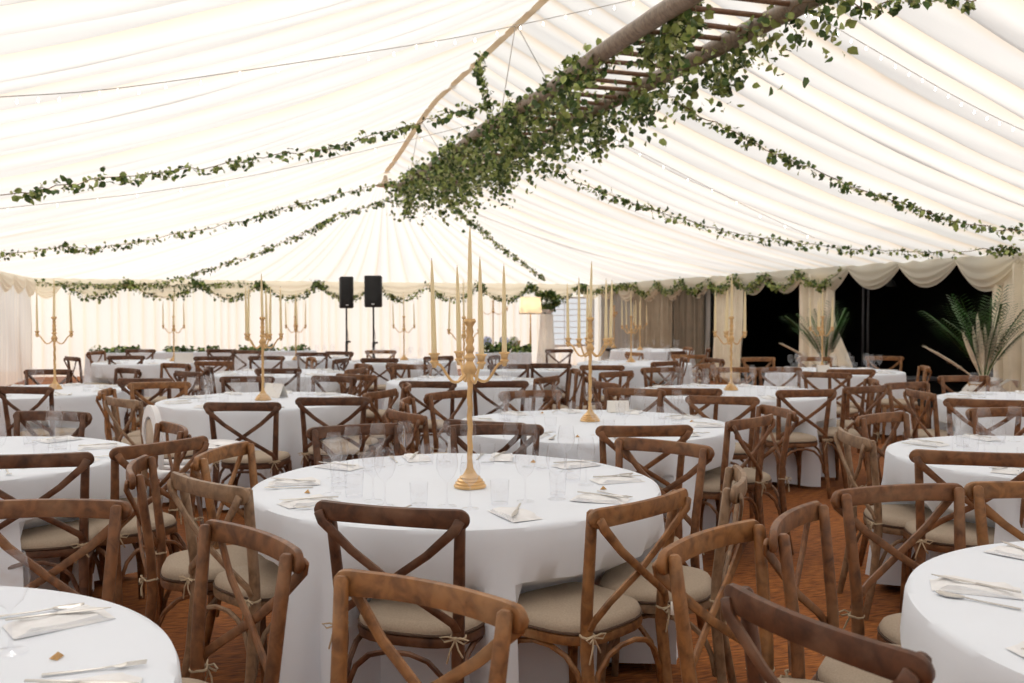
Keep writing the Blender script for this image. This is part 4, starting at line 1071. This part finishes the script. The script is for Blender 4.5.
# foliage runner pieces on the long table
cx, yy, hl = TT
for i, (a, c, lab) in enumerate(((-.95, -.55, 'greenery runner piece at the left end of the long table'), (-.35, .12, 'greenery runner piece in the middle of the long table'), (.3, .62, 'greenery runner piece right of the middle of the long table'), (.72, .95, 'greenery bunch at the right end of the long table'))):
    pts = [Vector((cx+hl*(a+(c-a)*q/6), yy-.2+.05*math.sin(q+i), .80)) for q in range(7)]
    garland(lab, pts, 170, .075, .10, 90+i, mix=(.7, .28, .02), hang=.0, wob=.01)
cx, yy, hl = FT
garland('greenery spread under the blue flowers on the small straight table', [Vector((cx-hl*.9, yy-.12, .84)), Vector((cx, yy-.16, .86)), Vector((cx+hl*1.0, yy-.12, .82))], 300, .10, .10, 96, mix=(.75, .25, 0), hang=.0)
for i, (dx, m, lab) in enumerate(((-.32, 'blue', 'pale blue hydrangea head at the left of the flower table'), (.02, 'blue', 'pale blue hydrangea head in the middle of the flower table'), (.22, 'paper', 'white flower head beside the blue ones on the flower table'))):
    rd = random.Random(i); b = MB()
    for _ in range(70):
        v = rvec(rd).normalized(); leaf(b, v*.085, v.cross(rvec(rd)), v, .045, .045, 0)
    t = thing('hydrangea_bloom', lab, 'flower', (cx+dx, yy+.0, .98)); link('petals', b.mesh('petals', m, False), t)
    b = MB(); b.ball((0, 0, 0), .07, 8); b.sweep([(0, 0, 0), (0, -.02, -.2)], .008, seg=5); link('stem', b.mesh('stem', 'leaf1'), t)
t = thing('copper_pot', 'small copper-brown pot on the flower table', 'pot', (cx+hl*.65, yy+.12, .7575))
b = MB(); b.lathe([(.06, 0), (.075, .02), (.09, .2), (.10, .21), (.09, .21), (.07, .03)], 16); link('body', b.mesh('body', 'crumb'), t)
b = MB(); b.lathe([(.1, .2), (.105, .21), (.1, .22)], 16); link('rim', b.mesh('rim', 'gold'), t)
candelabrum(cx-.15, yy+.16, 'standing on the flower table left of the floor lamp', 2, .3, -TH+.1, 1.0, .7575, .02)
p = pl((614-CX)/F*20.4, 20.4)
t = thing('side_stool', 'dark round stool holding the slim gold stand right of the window', 'stool', (p.x, p.y, 0))
b = MB(); b.lathe([(.17, .68), (.19, .70), (.19, .735), (.17, .745)], 20); link('seat', b.mesh('seat', 'black'), t)
for i in range(4):
    a = i*math.pi/2; b = MB(); b.sweep([(.15*math.cos(a), .15*math.sin(a), 0), (.1*math.cos(a), .1*math.sin(a), .69)], .014, seg=6); link('leg', b.mesh('leg', 'black'), t)
candelabrum(p.x, p.y, 'without candles, slender, on the dark stool right of the window', 3, .09, 0, .95, .7465, .02)

# ------------------------------------------------------------------ palms with dried fronds
def palm(u, fwd, label, pot_z, scale, seed, nf, nd, lean=0):
    p = pl((u-CX)/F*fwd, fwd); rd = random.Random(seed)
    if pot_z > .02:
        s_ = thing('plant_stool', 'low dark stand under the '+label, 'stand', (p.x, p.y, 0))
        b = MB(); b.lathe([(.2, pot_z-.03), (.21, pot_z-.02), (.21, pot_z-.002), (.2, pot_z)], 20); link('top', b.mesh('top', 'wood1'), s_)
        for i in range(3):
            a = i*2.1; b = MB(); b.sweep([(.19*math.cos(a), .19*math.sin(a), 0), (.12*math.cos(a), .12*math.sin(a), pot_z-.02)], .014, seg=6); link('leg', b.mesh('leg', 'wood1'), s_)
    t = thing('potted_palm', label, 'plant', (p.x, p.y, pot_z))
    b = MB(); b.lathe([(.13, 0), (.15, .02), (.19, .26), (.205, .28), (.19, .28), (.16, .22), (.02, .22)], 22); pot = link('pot', b.mesh('pot', 'crumb'), t)
    b = MB(); rows = []
    for j in range(7):
        z = .14+.2*j/6; r = .21+.04*math.sin(j*1.1); rows.append([(r*(1+.09*math.sin(q*1.9+j))*math.cos(2*math.pi*q/26), r*(1+.09*math.sin(q*1.9+j))*math.sin(2*math.pi*q/26), z+.015*math.sin(q)) for q in range(26)])
    b.grid(rows, True)
    for q in (-1, 1): b.sweep([(0, -.23, .26), (q*.12, -.27, .34), (q*.26, -.25, .33), (q*.3, -.24, .24)], [.02, .045, .05, .01], .012, 8)
    wr = link('fabric_wrap', b.mesh('fabric_wrap', 'paper'), t)
    for i in range(nf):
        a = 2*math.pi*i/nf+rd.uniform(-.3, .3); Ln = scale*rd.uniform(.8, 1.12); out = rd.uniform(.12, .62)
        b = MB(); pts = []
        for q in range(13):
            s_ = q/12; r = out*Ln*s_**1.3; pts.append(Vector((r*math.cos(a), r*math.sin(a), .25+Ln*(s_-.35*out*s_*s_*1.2))))
        b.sweep(pts, [.009*(1-.8*q/12) for q in range(13)], [.007*(1-.8*q/12) for q in range(13)], 5)
        for q in range(4, 13):
            for h_ in (0, .5):
                s_ = min(12, q+h_); i0 = int(s_); pp = pts[i0].lerp(pts[min(12, i0+1)], s_-i0); tn = (pts[min(i0+1, 12)]-pts[i0-1]).normalized(); sd = tn.cross(Vector((0, 0, 1))).normalized()
                for w_ in (-1, 1):
                    ll = scale*.27*math.sin(math.pi*(s_-2.5)/11.5)**.6+.05
                    d = (tn*.55+sd*w_*.85+Vector((0, 0, -.15))).normalized(); n_ = Vector((0, 0, 1))
                    e = pp+d*ll+Vector((0, 0, -ll*.18)); m_ = pp+d*ll*.45; x_ = d.cross(n_).normalized()*.013
                    b.add([pp, m_+x_, e, m_-x_], [(0, 1, 2, 3)])
        link('palm_frond', b.mesh('palm_frond', 'palm'), t)
    for i in range(nd):
        b = MB(); sd = rd.uniform(-.55, .25) if i else -1.15; fw_ = rd.uniform(-.3, -.1); hgt = rd.uniform(.55, .85)*scale if i else .52*scale
        d = pl(sd, fw_)-pl(0, 0); pts = [Vector((0, 0, .25))+Vector((d.x*q/9*scale*.62, d.y*q/9*scale*.62, hgt*(q/9)-(.12*(q/9)**2 if not i else 0))) for q in range(10)]
        b.sweep(pts, [.006, .006, .010, .018, .030, .036, .038, .034, .026, .008], [.005, .005, .007, .010, .014, .016, .016, .015, .012, .005], 8)
        for q in range(70):
            i0 = rd.randint(3, 8); c0 = pts[i0].lerp(pts[i0+1 if i0 < 9 else 9], rd.random()); tn = (pts[9]-pts[0]).normalized(); v_ = (rvec(rd)*.6+tn).normalized()*.07; w_ = v_.cross(rvec(rd)).normalized()*.004
            b.add([c0-w_, c0+w_, c0+v_], [(0, 1, 2)])
        link('dried_frond', b.mesh('dried_frond', 'dried'), t)
palm(985, 12.1, 'potted palm with cream dried fronds beside the right curtain', .30, 1.22, 3, 24, 11)
palm(826, 15.2, 'slender potted palm behind the candelabrum, before the swept cream curtain', .30, 1.12, 4, 20, 3)

# ------------------------------------------------------------------ child's high chair
p = at(178, 400, .96); t = thing('high_chair', "child's white high chair with an arched back left of the open white card table", 'high chair', (p.x, p.y, 0), -TH-R(55))
b = MB(); rows = []
for q in range(17):       # arched back shell
    a = math.pi*q/16; ox, oz = .19*math.cos(a), .20*math.sin(a); ix, iz = .125*math.cos(a), .13*math.sin(a); zz = .74
    rows.append([(ox, -.17, zz+oz), (ox*.97, -.135, zz+oz*.97), (ix, -.14, zz+iz), (ix, -.175, zz+iz), (ox, -.17, zz+oz)])
b.grid(rows)
for s_ in (-1, 1): b.sweep([(s_*.158, -.155, .75), (s_*.15, -.14, .58), (s_*.15, .05, .55), (s_*.14, .15, .55)], [.034, .032, .03, .02], [.018]*4, 8)
link('back_shell', b.mesh('back_shell', 'white'), t)
b = MB(); b.box((0, -.155, .72), (.12, .008, .13), bev=.006); link('back_pad', b.mesh('back_pad', 'beige'), t)
b = MB(); b.box((0, 0, .52), (.15, .15, .02), bev=.012); link('seat', b.mesh('seat', 'white'), t)
b = MB(); rows = []
for r, z in ((.02, .66), (.17, .66), (.19, .675), (.2, .672), (.19, .65), (.02, .65)): rows.append([(r*math.cos(2*math.pi*q/24)*1.05, .24+r*.75*math.sin(2*math.pi*q/24), z) for q in range(24)])
b.grid(rows, True); link('tray', b.mesh('tray', 'white'), t)
for sx in (-1, 1):
    for sy in (-1, 1):
        b = MB(); b.sweep([(sx*.13, sy*.12, .51), (sx*.2, sy*.22, 0)], .013, seg=8); link('leg', b.mesh('leg', 'grey'), t)
# swing tag on a foreground chair's tie
p = pl((676-CX)/F*2.95, 2.95); 
b = MB(); b.box((0, 0, -.028), (.013, .0012, .022), bev=.0004); b.sweep([(0, 0, -.006), (.003, .004, .04)], .0012, seg=5)
o = link('label_tag', b.mesh('label_tag', 'paper'), loc=(p.x, p.y, CAMZ-(527+75-315)/F*2.95)); o.rotation_euler = (0, 0, -TH); tag(o, 'small white paper swing tag hanging between the two tawny foreground chairs', 'tag')
